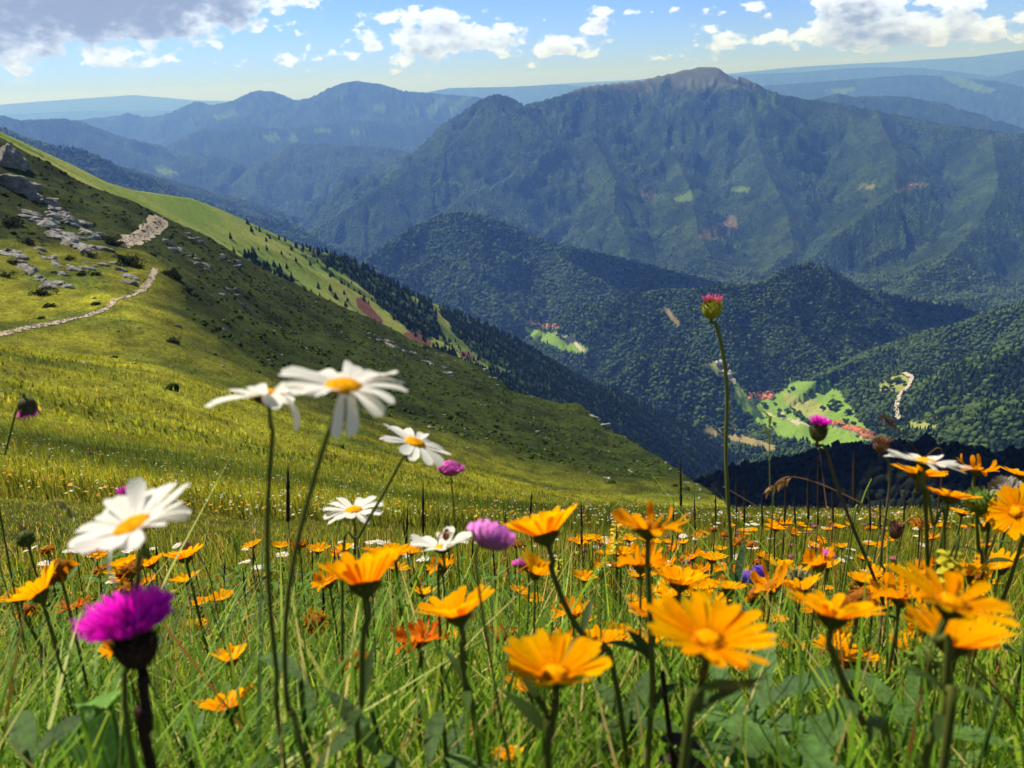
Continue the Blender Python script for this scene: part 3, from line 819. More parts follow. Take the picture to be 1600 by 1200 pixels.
# ---- houses
M_WALL = plain('house_wall', (.62, .55, .46), .9, .1, noise=(.4, .85, 1.1)); M_ROOF = [plain('roof_tiles', (.40, .125, .06), .85, .1, noise=(.8, .75, 1.25)), plain('roof_tiles_brown', (.22, .07, .045), .85, .1), plain('roof_grey', (.30, .28, .26), .8, .2)]
M_WIN = plain('window_dark', (.03, .035, .045), .3, .5)
def house_proto(L, Wd, H, rh, roof):
    root = empty('village_house')
    x, y = L/2, Wd/2
    v = [(-x, -y, -3), (x, -y, -3), (x, y, -3), (-x, y, -3), (-x, -y, H), (x, -y, H), (x, y, H), (-x, y, H), (-x, 0, H+rh), (x, 0, H+rh)]
    make_mesh('wall', v, [(0, 1, 5, 4), (2, 3, 7, 6), (1, 2, 6, 9, 5), (3, 0, 4, 8, 7)], [M_WALL], parent=root)
    e = .9; t = .35; V = []
    for zo in (.05, .05+t):
        V += [(-x-e, -y-e, H-e*rh/y+zo), (x+e, -y-e, H-e*rh/y+zo), (x+e, 0, H+rh+zo), (-x-e, 0, H+rh+zo), (x+e, y+e, H-e*rh/y+zo), (-x-e, y+e, H-e*rh/y+zo)]
    rf = make_mesh('roof', V, [(0, 1, 2, 3)[::-1], (3, 2, 4, 5)[::-1], (6, 7, 8, 9), (9, 8, 10, 11), (0, 1, 7, 6), (1, 2, 8, 7), (2, 4, 10, 8), (4, 5, 11, 10), (5, 3, 9, 11), (3, 0, 6, 9)], [roof], parent=root)
    cx = x*.4
    make_mesh('chimney', [(cx+a*.5, .8+b*.5, H+rh-1.2+c) for c in (0, 2.4) for a, b in ((-1, -1), (1, -1), (1, 1), (-1, 1))], [(0, 1, 5, 4), (1, 2, 6, 5), (2, 3, 7, 6), (3, 0, 4, 7), (4, 5, 6, 7)], [M_WALL], parent=rf)
    for s_ in (-1, 1):
        for i in range(3):
            wx_ = -x*.65+i*x*.65
            yy = s_*(y+.04)
            make_mesh('window', [(wx_-.6, yy, 1.2), (wx_+.6, yy, 1.2), (wx_+.6, yy, 2.8), (wx_-.6, yy, 2.8)], [(0, 1, 2, 3)], [M_WIN], parent=root)
    return root
HP = [house_proto(15, 10, 5.5, 4.2, M_ROOF[0]), house_proto(20, 10, 4.5, 4.4, M_ROOF[0]), house_proto(13, 9, 6, 3.8, M_ROOF[1]), house_proto(16, 11, 5, 4.6, M_ROOF[0])]
def village(pix, lab, grp, rmin, rz0, protos_, used, sc_=1.0, cat='house'):
    for (u, v) in pix:
        h_ = hit(u, v+1.5, rmin)
        if h_ is None: continue
        i = int(rng.integers(len(protos_)))
        t = copy_tree(protos_[i])
        t.location = (h_[0], h_[1], h_[2]-.3); t.rotation_euler = (0, 0, rz0+rng.choice((0, math.pi/2))+rng.normal()*.15); s = rng.uniform(.65, 1.0)*sc_; t.scale = (s, s, s)
        tag(t, lab, cat, grp)
def jitpix(poly, n, seed, sx, sy):
    rs = np.random.default_rng(seed); out = []
    P = np.array(poly, float)
    seg = np.hypot(*np.diff(P, axis=0).T); cum = np.concatenate([[0], np.cumsum(seg)])
    for i in range(n):
        t = (i+rs.uniform(.1, .9))/n*cum[-1]; out.append((np.interp(t, cum, P[:, 0])+rs.uniform(-sx, sx), np.interp(t, cum, P[:, 1])+rs.uniform(-sy, sy)))
    return out
village(jitpix([(826, 505), (850, 507), (876, 509)], 15, 1, 2, 4.0), 'red roofed house of the small village above the narrow upper meadow', 'houses of the upper village', 1500, .3, HP, 0)
village(jitpix([(1170, 620), (1190, 618), (1207, 618)], 20, 2, 2, 6.5), 'red roofed house of the dense village left of the valley fields', 'houses of the left valley village', 1300, .5, HP, 0)
village(jitpix([(1298, 659), (1318, 666), (1340, 674), (1364, 684)], 28, 3, 2, 3.6), 'red roofed house of the long village across the valley fields', 'houses of the long valley village', 1300, -.4, HP, 0)
HW = [house_proto(18, 11, 6, 3.5, M_ROOF[2])]
village([(1132, 581), (1141, 580), (1139, 586), (1121, 567), (1128, 566)], 'pale house beside the track above the left valley village', 'pale houses above the left village', 1300, .2, HW, 0)
village(jitpix([(1409, 468), (1432, 470), (1450, 470)], 7, 5, 2, 1.2), 'small house on the far wooded shoulder at the right', 'houses on the far wooded shoulder', 2000, .2, [HP[2], HW[0]], 0)
village([(1142, 348), (1136, 352), (1424, 289), (1432, 288)], 'tiny farmhouse by a clearing on the big mountain flank', 'farmhouses on the big mountain', 3800, .2, [HP[3]], 0)
for q in HP+HW:
    for c in list(q.children_recursive): bpy.data.objects.remove(c)
    bpy.data.objects.remove(q)

# ---- roads and the path, draped on the ground
M_ROAD = plain('road_dust', (.36, .32, .25), .95, .05, noise=(.15, .85, 1.15))
M_PATH = plain('path_stone', (.42, .34, .24), .95, .1, noise=(3.0, .55, 1.35), bump=(5, .12, .9))
def strip(name, pix, width, mat, rmin, lift, n=60, wob=.25, noise_edge=False):
    P = np.array([p for p in pix], float); cum = np.concatenate([[0], np.cumsum(np.hypot(*np.diff(P, axis=0).T))])
    pts_ = []
    for t in np.linspace(0, cum[-1], n):
        h_ = hit(np.interp(t, cum, P[:, 0]), np.interp(t, cum, P[:, 1]), rmin)
        if h_ and (not pts_ or abs(h_[3]-math.hypot(*pts_[-1][:2])) < .25*h_[3]): pts_.append(h_[:3])
    A = np.array(pts_)
    for _ in range(6): A[1:-1] = (A[:-2]+2*A[1:-1]+A[2:])/4
    d = np.gradient(A[:, :2], axis=0); d /= np.linalg.norm(d, axis=1, keepdims=True)+1e-9
    nrm = np.stack([-d[:, 1], d[:, 0]], -1); V = []; cols_ = 5
    for i in range(len(A)):
        w = width*(np.interp(i/len(A), [0, 1], [1, 1]))
        for k_ in range(cols_):
            o_ = (k_/(cols_-1)-.5)*w*(1+wob*rng.normal()*(k_ in (0, cols_-1)))
            px, py = A[i, 0]+nrm[i, 0]*o_, A[i, 1]+nrm[i, 1]*o_
            V.append((px, py, 0))
    V = np.array(V); V[:, 2] = hz(V[:, 0], V[:, 1])+lift
    F = [(i*cols_+k_, i*cols_+k_+1, (i+1)*cols_+k_+1, (i+1)*cols_+k_) for i in range(len(A)-1) for k_ in range(cols_-1)]
    o = make_mesh(name, V, F, [mat]); o['kind'] = 'structure'
    return o
for q_ in ((870,530),(860,512),(1190,620),(900,540),(700,540),(900,640),(760,600),(600,480),(1040,560),(1450,470)): print('hit', q_, hit(*q_, 262), near_ix(GL, *hit(*q_, 262)[:2]) if hit(*q_, 262) else None)
strip('road', [(1131, 560), (1142, 580), (1150, 600), (1158, 625), (1180, 640), (1220, 652), (1262, 665), (1292, 678)], 7, M_ROAD, 1300, .8)
strip('road', [(868, 518), (895, 532), (912, 551)], 7, M_ROAD, 1500, .8)
strip('road', [(1412, 585), (1425, 592), (1420, 605), (1405, 620), (1399, 640), (1404, 658)], 8, M_ROAD, 1200, 5)
strip('road', [(1290, 655), (1320, 666), (1350, 676), (1370, 688)], 6, M_ROAD, 1300, .8)
strip('path', [(-40, 527), (0, 523), (30, 516), (60, 509), (85, 506), (110, 499), (135, 495), (150, 488), (170, 482), (176, 474), (180, 468), (200, 464), (215, 458), (228, 448), (236, 438), (242, 425), (243, 420)], .75, M_PATH, 20, .06, 130, .3)
strip('path', [(188, 384), (204, 378), (218, 370), (232, 362), (244, 352), (252, 341)], 2.9, M_PATH, 60, .1, 26, .18)

# ---- limestone
def rock_mat():
    m, t, p = new_mat('limestone')
    tcn = t.n('ShaderNodeNewGeometry'); P = tcn.outputs['Position']
    n1 = t.ramp(t.noise(P, .9, 7, .7), .32, .68); n2 = t.ramp(t.noise(P, 4.0, 5, .7), .42, .62)
    c = t.mix(n1, (.17, .16, .145, 1), (.46, .44, .41, 1)); c = t.mix(t.math('MULTIPLY', n2, .45), c, (.10, .10, .09, 1))
    t.link(c, p.inputs['Base Color']); p.inputs['Roughness'].default_value = .92; p.inputs['Specular IOR Level'].default_value = .15
    b = t.n('ShaderNodeBump'); b.inputs['Distance'].default_value = .5; b.inputs['Strength'].default_value = .9
    t.link(t.noise(P, 1.6, 8, .72), b.inputs['Height']); t.link(b.outputs[0], p.inputs['Normal'])
    return m
M_ROCK = rock_mat()
def rock_mesh(seed):
    rs = np.random.default_rng(seed); v, f = ico(4)
    for _ in range(16):                        # flat broken faces
        d = rs.normal(size=3); d /= np.linalg.norm(d); k_ = rs.uniform(.45, .85)
        s = v@d; v = v-np.maximum(s-k_, 0)[:, None]*d*.9
    v = v*(1+.42*fbm(v[:, 0]*1.7+seed, v[:, 1]*1.7+v[:, 2], 4)[:, None]+.26*np.abs(fbm(v[:, 0]*4+v[:, 2]*3, v[:, 1]*4+seed, 4))[:, None])
    v[:, 2] += .06*np.abs(((v[:, 0]*.5+v[:, 2])*4) % 1-.5)
    return make_mesh('limestone_rock', v, f, [M_ROCK], link=False)
RM = [rock_mesh(100+i) for i in range(8)]
def downhill(x, y, e=1.5):
    return math.atan2(float(hz(x, y-e)-hz(x, y+e)), float(hz(x-e, y)-hz(x+e, y)))
nrock = 0
def rock(u, v, size, el, lab, grp=None, rmin=25, flat=.5, cat='rock', name='limestone_rock', rot=None):
    """size = length in picture pixels"""
    global nrock
    h_ = hit(u, v, rmin)
    if h_ is None or h_[3] > 262: return None
    o = bpy.data.objects.new(name, RM[nrock % 8]); sc.collection.objects.link(o); nrock += 1
    s = size*1.35/FPX*h_[3]*.5
    o.location = (h_[0], h_[1], h_[2]-s*flat*.25)
    o.rotation_euler = (rng.normal()*.15, .3+rng.normal()*.15, (downhill(h_[0], h_[1]) if rot is None else rot)+rng.normal()*.3)
    o.scale = (s, s*el, s*flat)
    tag(o, lab, cat, grp); return o
rock(2, 252, 62, .7, 'largest grey limestone crag, jutting up at the left edge of the frame', flat=1.2)
rock(22, 288, 46, .6, 'tall grey crag just below the largest crag at the left', flat=.9)
BANDS = [
 ([(35, 296), (60, 310), (85, 322), (105, 342), (135, 358), (146, 372)], 16, 22, .5, 'pale slab of the long rock band running down from the left crag', 'slabs of the upper rock band', 5),
 ([(40, 336), (55, 344), (80, 352), (90, 366), (112, 376), (130, 384), (150, 392)], 16, 22, .6, 'blocky pale rock of the second band below the crag', 'rocks of the second rock band', 6),
 ([(8, 392), (22, 402), (35, 412), (48, 424), (58, 436), (66, 444), (90, 440), (112, 450)], 16, 17, .6, 'low pale rock showing through the grass above the path', 'rocks above the path', 7),
 ([(62, 392), (80, 402), (94, 416), (105, 424), (130, 412), (146, 416)], 10, 15, .5, 'small pale rock between the rock bands and the path', 'small rocks between bands and path', 6),
 ([(165, 410), (185, 418), (200, 428), (208, 438), (196, 446)], 11, 17, .5, 'pale rock beside the upper bend of the path', 'rocks beside the path bend', 5),
 ([(255, 376), (270, 386), (290, 398), (310, 410), (328, 422)], 14, 14, .35, 'narrow rock rib streaking down the dark slope', 'rock ribs on the dark slope', 3),
 ([(284, 366), (296, 372), (310, 378)], 4, 16, .5, 'light rock high on the dark slope near its crest', 'light rocks near the dark crest', 3),
 ([(340, 398), (352, 406), (370, 408), (375, 416)], 6, 13, .4, 'small rock near the crest beside the dark firs', 'small rocks near the fir crest', 3),
 ([(395, 440), (405, 448), (345, 458), (360, 465), (378, 476)], 7, 12, .4, 'scattered small rock low on the dark slope', 'rocks low on the dark slope', 4),
 ([(572, 522), (590, 530), (612, 538), (640, 552)], 14, 12, .4, 'pale rock of the strip above the big daisy', 'rock strip near the far crest', 4),
 ([(662, 558), (680, 568), (706, 590)], 10, 13, .4, 'pale rock on the far part of the dark spur', 'rocks on the far spur', 4),
 ([(668, 664), (676, 668), (688, 676)], 4, 13, .35, 'pale slab low on the dark spur right of the daisies', 'slabs low on the dark spur', 2),
 ([(735, 560), (752, 580), (785, 602)], 6, 9, .5, 'little crest rock on the skyline of the dark spur', 'crest rocks of the dark spur', 3),
 ([(924, 648), (934, 656), (944, 668)], 5, 16, .6, 'steep grey rock at the notch where the spur crest drops', 'rocks at the crest notch', 2),
 ([(1042, 724), (1066, 742), (1080, 756), (1095, 768)], 7, 14, .5, 'rock along the lowest end of the spur crest', 'rocks at the low end of the spur', 4),
 ([(210, 506), (235, 510), (440, 520), (425, 522), (480, 545)], 6, 13, .35, 'flat stone lying on the grass below the path', 'flat stones below the path', 5),
 ([(820, 650), (840, 660), (850, 676), (800, 655)], 5, 10, .35, 'little stone on the lower dark spur', 'little stones on the lower spur', 8),
]
for poly, n, s, el, lab, grp, jy in BANDS:
    for i, (u, v) in enumerate(jitpix(poly, int(n*(1.6 if poly[0][0] < 110 else 1.0)), 300+nrock, 7, jy)):
        rock(u, v, s*rng.uniform(.55, 1.5), el*rng.uniform(.7, 1.3), lab, grp, rmin=30, flat=rng.uniform(.3, .6))
rock(160, 288, 30, .8, 'dark rock knoll standing on the sunny skyline ridge', flat=.8, rmin=60)
rock(135, 710, 22, .7, 'pink grey stone lying in the meadow left of the daisies', rmin=4, flat=.5)
rock(278, 744, 30, .5, 'flat grey stone half buried in the meadow between the daisies', rmin=4, flat=.25)
rock(55, 698, 16, .5, 'small white stone near the left edge of the meadow', rmin=4, flat=.4)
rock(348, 770, 18, .5, 'brownish stone in the meadow right of the low daisy', rmin=4, flat=.4)
rock(4, 696, 14, .6, 'tiny grey stone at the very left edge of the meadow', rmin=4, flat=.5)
# loose stones of the path and scree
n = 900; px_ = []
for (u, v) in jitpix([(0, 524), (60, 509), (110, 499), (150, 488), (176, 474), (215, 458), (242, 422)], 220, 9, 8, 3.2)+jitpix([(192, 382), (215, 371), (236, 358), (250, 343)], 500, 10, 9, 8):
    h_ = hit(u, v, 30)
    if h_ and h_[3] < 262: px_.append(h_)
px_ = np.array(px_); s = rng.uniform(.05, .22, len(px_))*px_[:, 3]/150
M_STONE = plain('loose_stone', (0, 0, 0), .9, .1, attr=True, noise=(6, .7, 1.3))
o = scatter_mesh('gravel', iv*np.array((1, .8, .6)), if_, px_[:, :3]+np.array((0, 0, .1)), np.stack([s]*3, -1), rng.uniform(0, 6, len(s)), np.array((.42, .36, .30))*rng.uniform(.5, 1.2, (len(s), 1)), M_STONE, jitter=.2)
tag(o, 'loose pale stones strewn along the path and scree', 'gravel')

# ---- low heath cushions and stray stones
def strew(n, r0, r1, cond):
    az = np.radians(rng.uniform(-40, 40, n)); r = np.sqrt(rng.uniform(r0*r0, r1*r1, n)); x, y = r*np.sin(az), r*np.cos(az); m = (near_ix(GL, x, y) == 100) & cond(x, y)
    x, y, r = x[m], y[m], r[m]; return x, y, hz(x, y), r
dk = lambda x, y: near_ix(GC[..., 0], x, y) < .05
x, y, z, r = strew(15000, 45, 235, lambda x, y: (fbm(x/6, y/6, 3)+.35*dk(x, y) > rng.uniform(-.05, .75, len(x))) & (dk(x, y) | (rng.uniform(size=len(x)) < .12)))
s = rng.uniform(.15, .62, len(x)); M_HEATH = plain('heath', (0, 0, 0), .95, 0.0, attr=True, noise=(5, .5, 1.5))
o = scatter_mesh('heath_cushions', iv, if_, np.stack([x, y, z], -1), np.stack([s, s*rng.uniform(.6, 1, len(s)), s*.55], -1), rng.uniform(0, 6, len(s)), np.array((.034, .052, .010))*rng.uniform(.5, 1.6, (len(s), 1)), M_HEATH, jitter=.4)
tag(o, 'low dark heath cushions dotting the hillside', 'heath')
x, y, z, r = strew(4500, 45, 235, lambda x, y: fbm(x/13+30, y/13, 4) > rng.uniform(.12, .6, len(x)))
s = rng.uniform(.08, .38, len(x)); o = scatter_mesh('loose_rocks', iv*np.array((1, .7, .5)), if_, np.stack([x, y, z], -1), np.stack([s, s, s], -1), rng.uniform(0, 6, len(s)), np.array((.34, .33, .30))*rng.uniform(.6, 1.3, (len(s), 1)), M_STONE, jitter=.3)
tag(o, 'small pale stones lying scattered over the hillside', 'stones')

# ---- dwarf pine shrubs on the hillside
M_SHRUB = plain('dwarf_pine', (.020, .030, .009), .9, .1, noise=(1.5, .6, 1.5))
shr = []
for k in range(4):
    rs = np.random.default_rng(80+k); n = 900
    cl = rs.normal(size=(14, 3))*np.array((.45, .45, .16))+np.array((0, 0, .30))
    c0 = cl[rs.integers(14, size=n)]; d = rs.normal(size=(n, 3)); d /= np.linalg.norm(d, axis=1, keepdims=True)
    P = c0+d*rs.uniform(.10, .26, (n, 1)); P[:, 2] = np.maximum(P[:, 2], 0)
    a = rs.normal(size=(n, 3)); a /= np.linalg.norm(a, axis=1, keepdims=True); b = np.cross(a, d); s = .05*rs.uniform(.6, 1.6, (n, 1))
    V = np.stack([P-a*s-b*s, P+a*s-b*s, P+d*s*2.4+a*s*.3], 1).reshape(-1, 3)
    shr.append(make_mesh('dwarf_pine_shrub', V, np.arange(n*3).reshape(-1, 3), [M_SHRUB], link=False))
SH = [(265, 430, 30), (272, 436, 22), (292, 455, 17), (200, 412, 30), (212, 418, 26), (188, 404, 20), (172, 380, 26), (182, 384, 22), (18, 350, 26), (70, 460, 26), (60, 462, 18), (78, 480, 18), (64, 498, 12), (160, 286, 18), (168, 292, 14),
      (100, 262, 14), (112, 268, 12), (122, 276, 10), (268, 534, 18), (275, 536, 14), (212, 312, 10), (140, 400, 18), (128, 430, 16), (20, 412, 16), (660, 640, 10), (718, 650, 20), (850, 692, 14), (775, 668, 12), (812, 612, 20), (664, 545, 12), (10, 432, 18),
      (150, 430, 16), (240, 400, 14), (110, 405, 14), (230, 330, 9), (95, 330, 18), (45, 380, 20)]
for i, (u, v, w) in enumerate(SH):
    h_ = hit(u, v, 30)
    if h_ is None or h_[3] > 280: continue
    o = bpy.data.objects.new('dwarf_pine_shrub', shr[i % 4]); sc.collection.objects.link(o)
    s = w/FPX*h_[3]*.62; o.location = (h_[0], h_[1], h_[2]-.1*s); o.scale = (s, s, s*.8); o.rotation_euler = (0, 0, rng.uniform(0, 6))
    tag(o, 'dark dwarf pine shrub hugging the rocky hillside', 'shrub', 'dwarf pine shrubs on the hillside')

# unseen clouds added to shade the wood, the mid-distance hills and the valley end
M_SHADE_CLOUD = plain('shade_cloud_white', (.8, .8, .82), 1.0, 0.0)
def shade_cloud(tx, ty, tz, base, sx, sy, seed, lab, rz=0.0):
    """a flat-bottomed cumulus standing between the sun and the ground point (tx, ty, tz)"""
    k_ = (base-tz)/SUN.z; cx, cy = tx+SUN.x*k_, ty+SUN.y*k_
    rs = np.random.default_rng(seed); A = []; F = []; b = 0; v, f = ico(3)
    for i in range(26):
        px, py = rs.normal(size=2)*.38; q = math.hypot(px, py); rad = (.42-.22*min(q, 1))*rs.uniform(.7, 1.1)
        w = v*rad*(1+.22*fbm(v[:, 0]*2.2+i, v[:, 1]*2.2+v[:, 2]*1.7, 4)[:, None]); w = w+np.array((px, py, rad*.5)); w[:, 2] = np.maximum(w[:, 2], -.03+.02*rs.normal())
        A.append(w*np.array((sx, sy, min(sx, sy)*.6))); F.append(f+b); b += len(v)
    o = make_mesh('shade_cloud', np.concatenate(A), np.concatenate(F), [M_SHADE_CLOUD], smooth=True); o.location = (cx, cy, base); o.rotation_euler = (0, 0, rz)
    tag(o, lab, 'shade_cloud'); print('shade_cloud', [round(q) for q in (cx, cy, base)], 'elev', round(math.degrees(math.atan2(base, math.hypot(cx, cy)-max(sx, sy)*.9)), 1), 'az', round(math.degrees(math.atan2(cx, cy))))
    return o
shade_cloud(330, 420, -200, 700, 330, 230, 1, 'unseen cumulus added to shade the dark wood below the meadow')
shade_cloud(700, 3000, -700, 1100, 420, 260, 2, 'unseen cumulus added to shade the wooded mid-distance hills')
shade_cloud(1500, 2500, -800, 1000, 260, 330, 6, 'unseen cumulus added to shade the far end of the valley')
# ------------------------------------------------------------------ the flowering meadow at the camera's feet
def tube(path, rad, sides=7):
    P = np.array(path, float); n = len(P); T = np.gradient(P, axis=0); T /= np.linalg.norm(T, axis=1, keepdims=True)+1e-12
    ref = np.array((0.3, 1.0, 0.1)); V = []; F = []
    rad = np.broadcast_to(np.asarray(rad, float), (n,))
    for i in range(n):
        a = np.cross(T[i], ref); a /= np.linalg.norm(a)+1e-12; b = np.cross(T[i], a)
        for k in range(sides):
            q = 2*math.pi*k/sides; V.append(P[i]+rad[i]*(math.cos(q)*a+math.sin(q)*b))
    for i in range(n-1):
        for k in range(sides):
            k2 = (k+1) % sides; F.append((i*sides+k, i*sides+k2, (i+1)*sides+k2, (i+1)*sides+k))
    F.append(tuple(range(sides))[::-1]); F.append(tuple((n-1)*sides+k for k in range(sides)))
    return V, F


def smooth_path(ctrl, n=18):
    C = np.array(ctrl, float)
    if len(C) == 2: return C[0]+(C[1]-C[0])*np.linspace(0, 1, n)[:, None]
    C2 = np.concatenate([[2*C[0]-C[1]], C, [2*C[-1]-C[-2]]]); out = []
    m = max(3, n//(len(C)-1))
    for i in range(1, len(C2)-2):
        p0, p1, p2, p3 = C2[i-1:i+3]
        for t in np.linspace(0, 1, m, endpoint=False):
            out.append(.5*((2*p1)+(-p0+p2)*t+(2*p0-5*p1+4*p2-p3)*t*t+(-p0+3*p1-3*p2+p3)*t**3))
    out.append(C[-1]); return np.array(out)


class Acc:
    def __init__(s): s.V = []; s.F = []; s.C = []; s.n = 0
    def add(s, V, F, col):
        V = np.asarray(V, float); s.V.append(V); s.F += [tuple(int(i)+s.n for i in f) for f in F]
        col = np.asarray(col, float)
        s.C.append(np.broadcast_to(col, (len(V), 3)) if col.ndim == 1 else col); s.n += len(V)
    def build(s, name, mat, parent=None, M=None, smooth=True):
        V = np.concatenate(s.V); C = np.concatenate(s.C)
        if M is not None: V = V@np.array(M)[:3, :3].T+np.array(M)[:3, 3]
        return make_mesh(name, V, s.F, [mat], smooth=smooth, parent=parent, cols=np.concatenate([C, np.ones((len(C), 1))], 1))


def petal(L, w, r0, ang, rise0, rise1, twist=0.0, notch=.12, fat=.35, seg=6, side=0.0, rs=None):
    """one petal leaving the disc edge; rise in radians over the length; returns verts, faces"""
    V = []; x, z = r0, 0.0
    for i in range(seg+1):
        t = i/seg; a = rise0+(rise1-rise0)*t
        if i: x += L/seg*math.cos(a); z += L/seg*math.sin(a)
        ww = w*.5*(.42+.58*math.sin(min(t/(1-fat*.35), 1)*math.pi/2))*(1 if t < .82 else math.sqrt(max(0.0, 1-((t-.82)/.2)**2))*.9+.1)
        cup = .22*ww
        off = side*L*t*t
        tw = twist*t
        for k, sx in enumerate((-1, 0, 1)):
            yy = sx*ww; zz = (cup if sx else 0)
            zx = -notch*ww if (i == seg and sx == 0) else 0
            y2 = yy*math.cos(tw)-zz*math.sin(tw); z2 = yy*math.sin(tw)+zz*math.cos(tw)
            nx, nz = -math.sin(a), math.cos(a)
            V.append((x+nx*z2+zx, off+y2, z+nz*z2))
    V = np.array(V); c, s = math.cos(ang), math.sin(ang)
    V = np.stack([V[:, 0]*c-V[:, 1]*s, V[:, 0]*s+V[:, 1]*c, V[:, 2]], -1)
    F = [(i*3+k, i*3+k+1, i*3+k+4, i*3+k+3) for i in range(seg) for k in range(2)]
    return V, F


M_PET = plain('petal_orange', (0, 0, 0), .8, .0, attr=True, transl=.5, noise=(260, .88, 1.08), bump=(420, .0006, .5))
M_PETW = plain('petal_white', (0, 0, 0), .6, .2, attr=True, transl=.38)
M_PINK = plain('floret', (0, 0, 0), .6, .2, attr=True, transl=.4)
M_DISC = plain('disc', (0, 0, 0), .95, .0, attr=True, bump=(900, .0012, 1.0))
M_GREEN = plain('stem', (0, 0, 0), .7, .12, attr=True, transl=.12)
M_GRASS = plain('blade', (0, 0, 0), .5, .12, attr=True, transl=.5)
ORG = np.array((.97, .44, .001)); WHT = np.array((.80, .78, .72)); YEL = np.array((.85, .37, .01)); MAG = np.array((.84, .012, .68)); STEMC = np.array((.095, .115, .022))


def disc_mesh(rad, h, col, rs, rough=.10, sub=3):
    v, f = ico(sub); v = v[:]
    v = v*(1+rough*rs.normal(size=(len(v), 1)))
    v = v*np.array((rad, rad, h)); v[:, 2] = np.maximum(v[:, 2], -h*.4)
    c = np.array(col)*(rs.uniform(.7, 1.2, (len(v), 1)))
    return v, f, c


def cup_mesh(r1, h, r0, z0, sides=14, rings=4, jag=.0, rs=None):
    V = []; F = []
    for i in range(rings+1):
        t = i/rings; rr = r0+(r1-r0)*math.sin(t*math.pi/2)
        for k in range(sides):
            a = 2*math.pi*k/sides; V.append((rr*math.cos(a), rr*math.sin(a), z0-h+h*t+(jag*rs.uniform(-1, 1) if i == rings and rs else 0)))
    for i in range(rings):
        for k in range(sides):
            k2 = (k+1) % sides; F.append((i*sides+k, i*sides+k2, (i+1)*sides+k2, (i+1)*sides+k))
    F.append(tuple(range(sides))[::-1])
    return V, F


def head_ox(root, M, rs, state='fresh', cup=.35, n=25, size=.055, col=None):
    """orange ox-eye head: petals, disc, calyx"""
    k = size/.055; c0 = ORG if col is None else np.array(col); A = Acc()
    if state == 'bud': n = 0
    for i in range(n):
        a = 2*math.pi*i/n+rs.normal()*.05
        if state == 'wilt':
            V, F = petal(.015*k*rs.uniform(.5, 1.1), .0042*k, .0075*k, a, rs.uniform(-.5, .9), rs.uniform(-2.2, 2.0), twist=rs.normal()*1.6, side=rs.normal()*.3, rs=rs); c = c0*np.array((.75, .55, .9))*rs.uniform(.45, 1.0)
        elif state == 'curl':
            V, F = petal(.021*k*rs.uniform(.8, 1.05), .0055*k, .0065*k, a, cup*.4+rs.normal()*.15, rs.uniform(-.5, 2.0), twist=rs.normal()*.9, side=rs.normal()*.15, rs=rs); c = c0*rs.uniform(.75, 1.0)*np.array((1, .85, 1))
        else:
            r1 = cup*rs.uniform(.75, 1.3)
            V, F = petal(.0215*k*rs.uniform(.80, 1.08), .0063*k*rs.uniform(.8, 1.15), .0065*k, a, cup+rs.normal()*.08, r1, twist=rs.normal()*.18, side=rs.normal()*.05, rs=rs); c = c0*rs.uniform(.82, 1.05)*np.array((1, rs.uniform(.85, 1.12), 1))
        A.add(V, F, c*np.linspace(.84, 1.04, len(V))[:, None]**np.array([[.3, 1.6, 1]]))
    if n: A.build('petals', M_PET, root, M)
    B = Acc()
    if state == 'wilt': B.add(*disc_mesh(.0125*k, .0085*k, (.27, .095, .016), rs, .18))
    elif state == 'curl': B.add(*disc_mesh(.0085*k, .0045*k, (.50, .16, .008), rs, .12))
    else: B.add(*disc_mesh(.0078*k, .0018*k, (.52, .155, .003), rs)); B.add(*(lambda q: (q[0]+np.array((0, 0, .0009*k)), q[1], q[2]))(disc_mesh(.0052*k, .0022*k, (.85, .33, .002), rs)))
    B.build('disc', M_DISC, root, M)
    Cc = Acc(); V, F = cup_mesh(.0085*k, .0075*k, .0022*k, .0002, jag=.001, rs=rs); Cc.add(V, F, STEMC*.8)
    for i in range(16):
        V, F = petal(.006*k, .0022*k, .006*k, i*.3927, -.1, .5, seg=3); V[:, 2] -= .0035*k; Cc.add(V, F, STEMC*rs.uniform(.7, 1.2))
    Cc.build('calyx', M_GREEN, root, M)


def head_daisy(root, M, rs, n=17, size=.06, cup=.1, droop=0.15, floppy=()):
    k = size/.06; A = Acc()
    for i in range(n):
        a = 2*math.pi*i/n+rs.normal()*.07; r0_, r1_ = cup+rs.normal()*.10, cup-droop+rs.normal()*.22; tw = rs.normal()*.25
        fl = [f for f in floppy if abs((a-f+math.pi) % (2*math.pi)-math.pi) < .2]
        if fl: r0_, r1_ = -.35, -1.7
        V, F = petal(.0225*k*rs.uniform(.9, 1.05), (.0064 if fl else .0104)*k*rs.uniform(.75, 1.1), .0068*k, a, r0_, r1_, twist=tw, side=rs.normal()*.07, notch=.3)
        A.add(V, F, WHT*rs.uniform(.93, 1.03)*np.ones((len(V), 1)))
    A.build('petals', M_PETW, root, M)
    B = Acc(); B.add(*disc_mesh(.0082*k, .0032*k, YEL, rs, .05)); B.build('disc', M_DISC, root, M)
    Cc = Acc(); V, F = cup_mesh(.0082*k, .0048*k, .002*k, .0); Cc.add(V, F, STEMC*.45); Cc.build('calyx', M_GREEN, root, M)


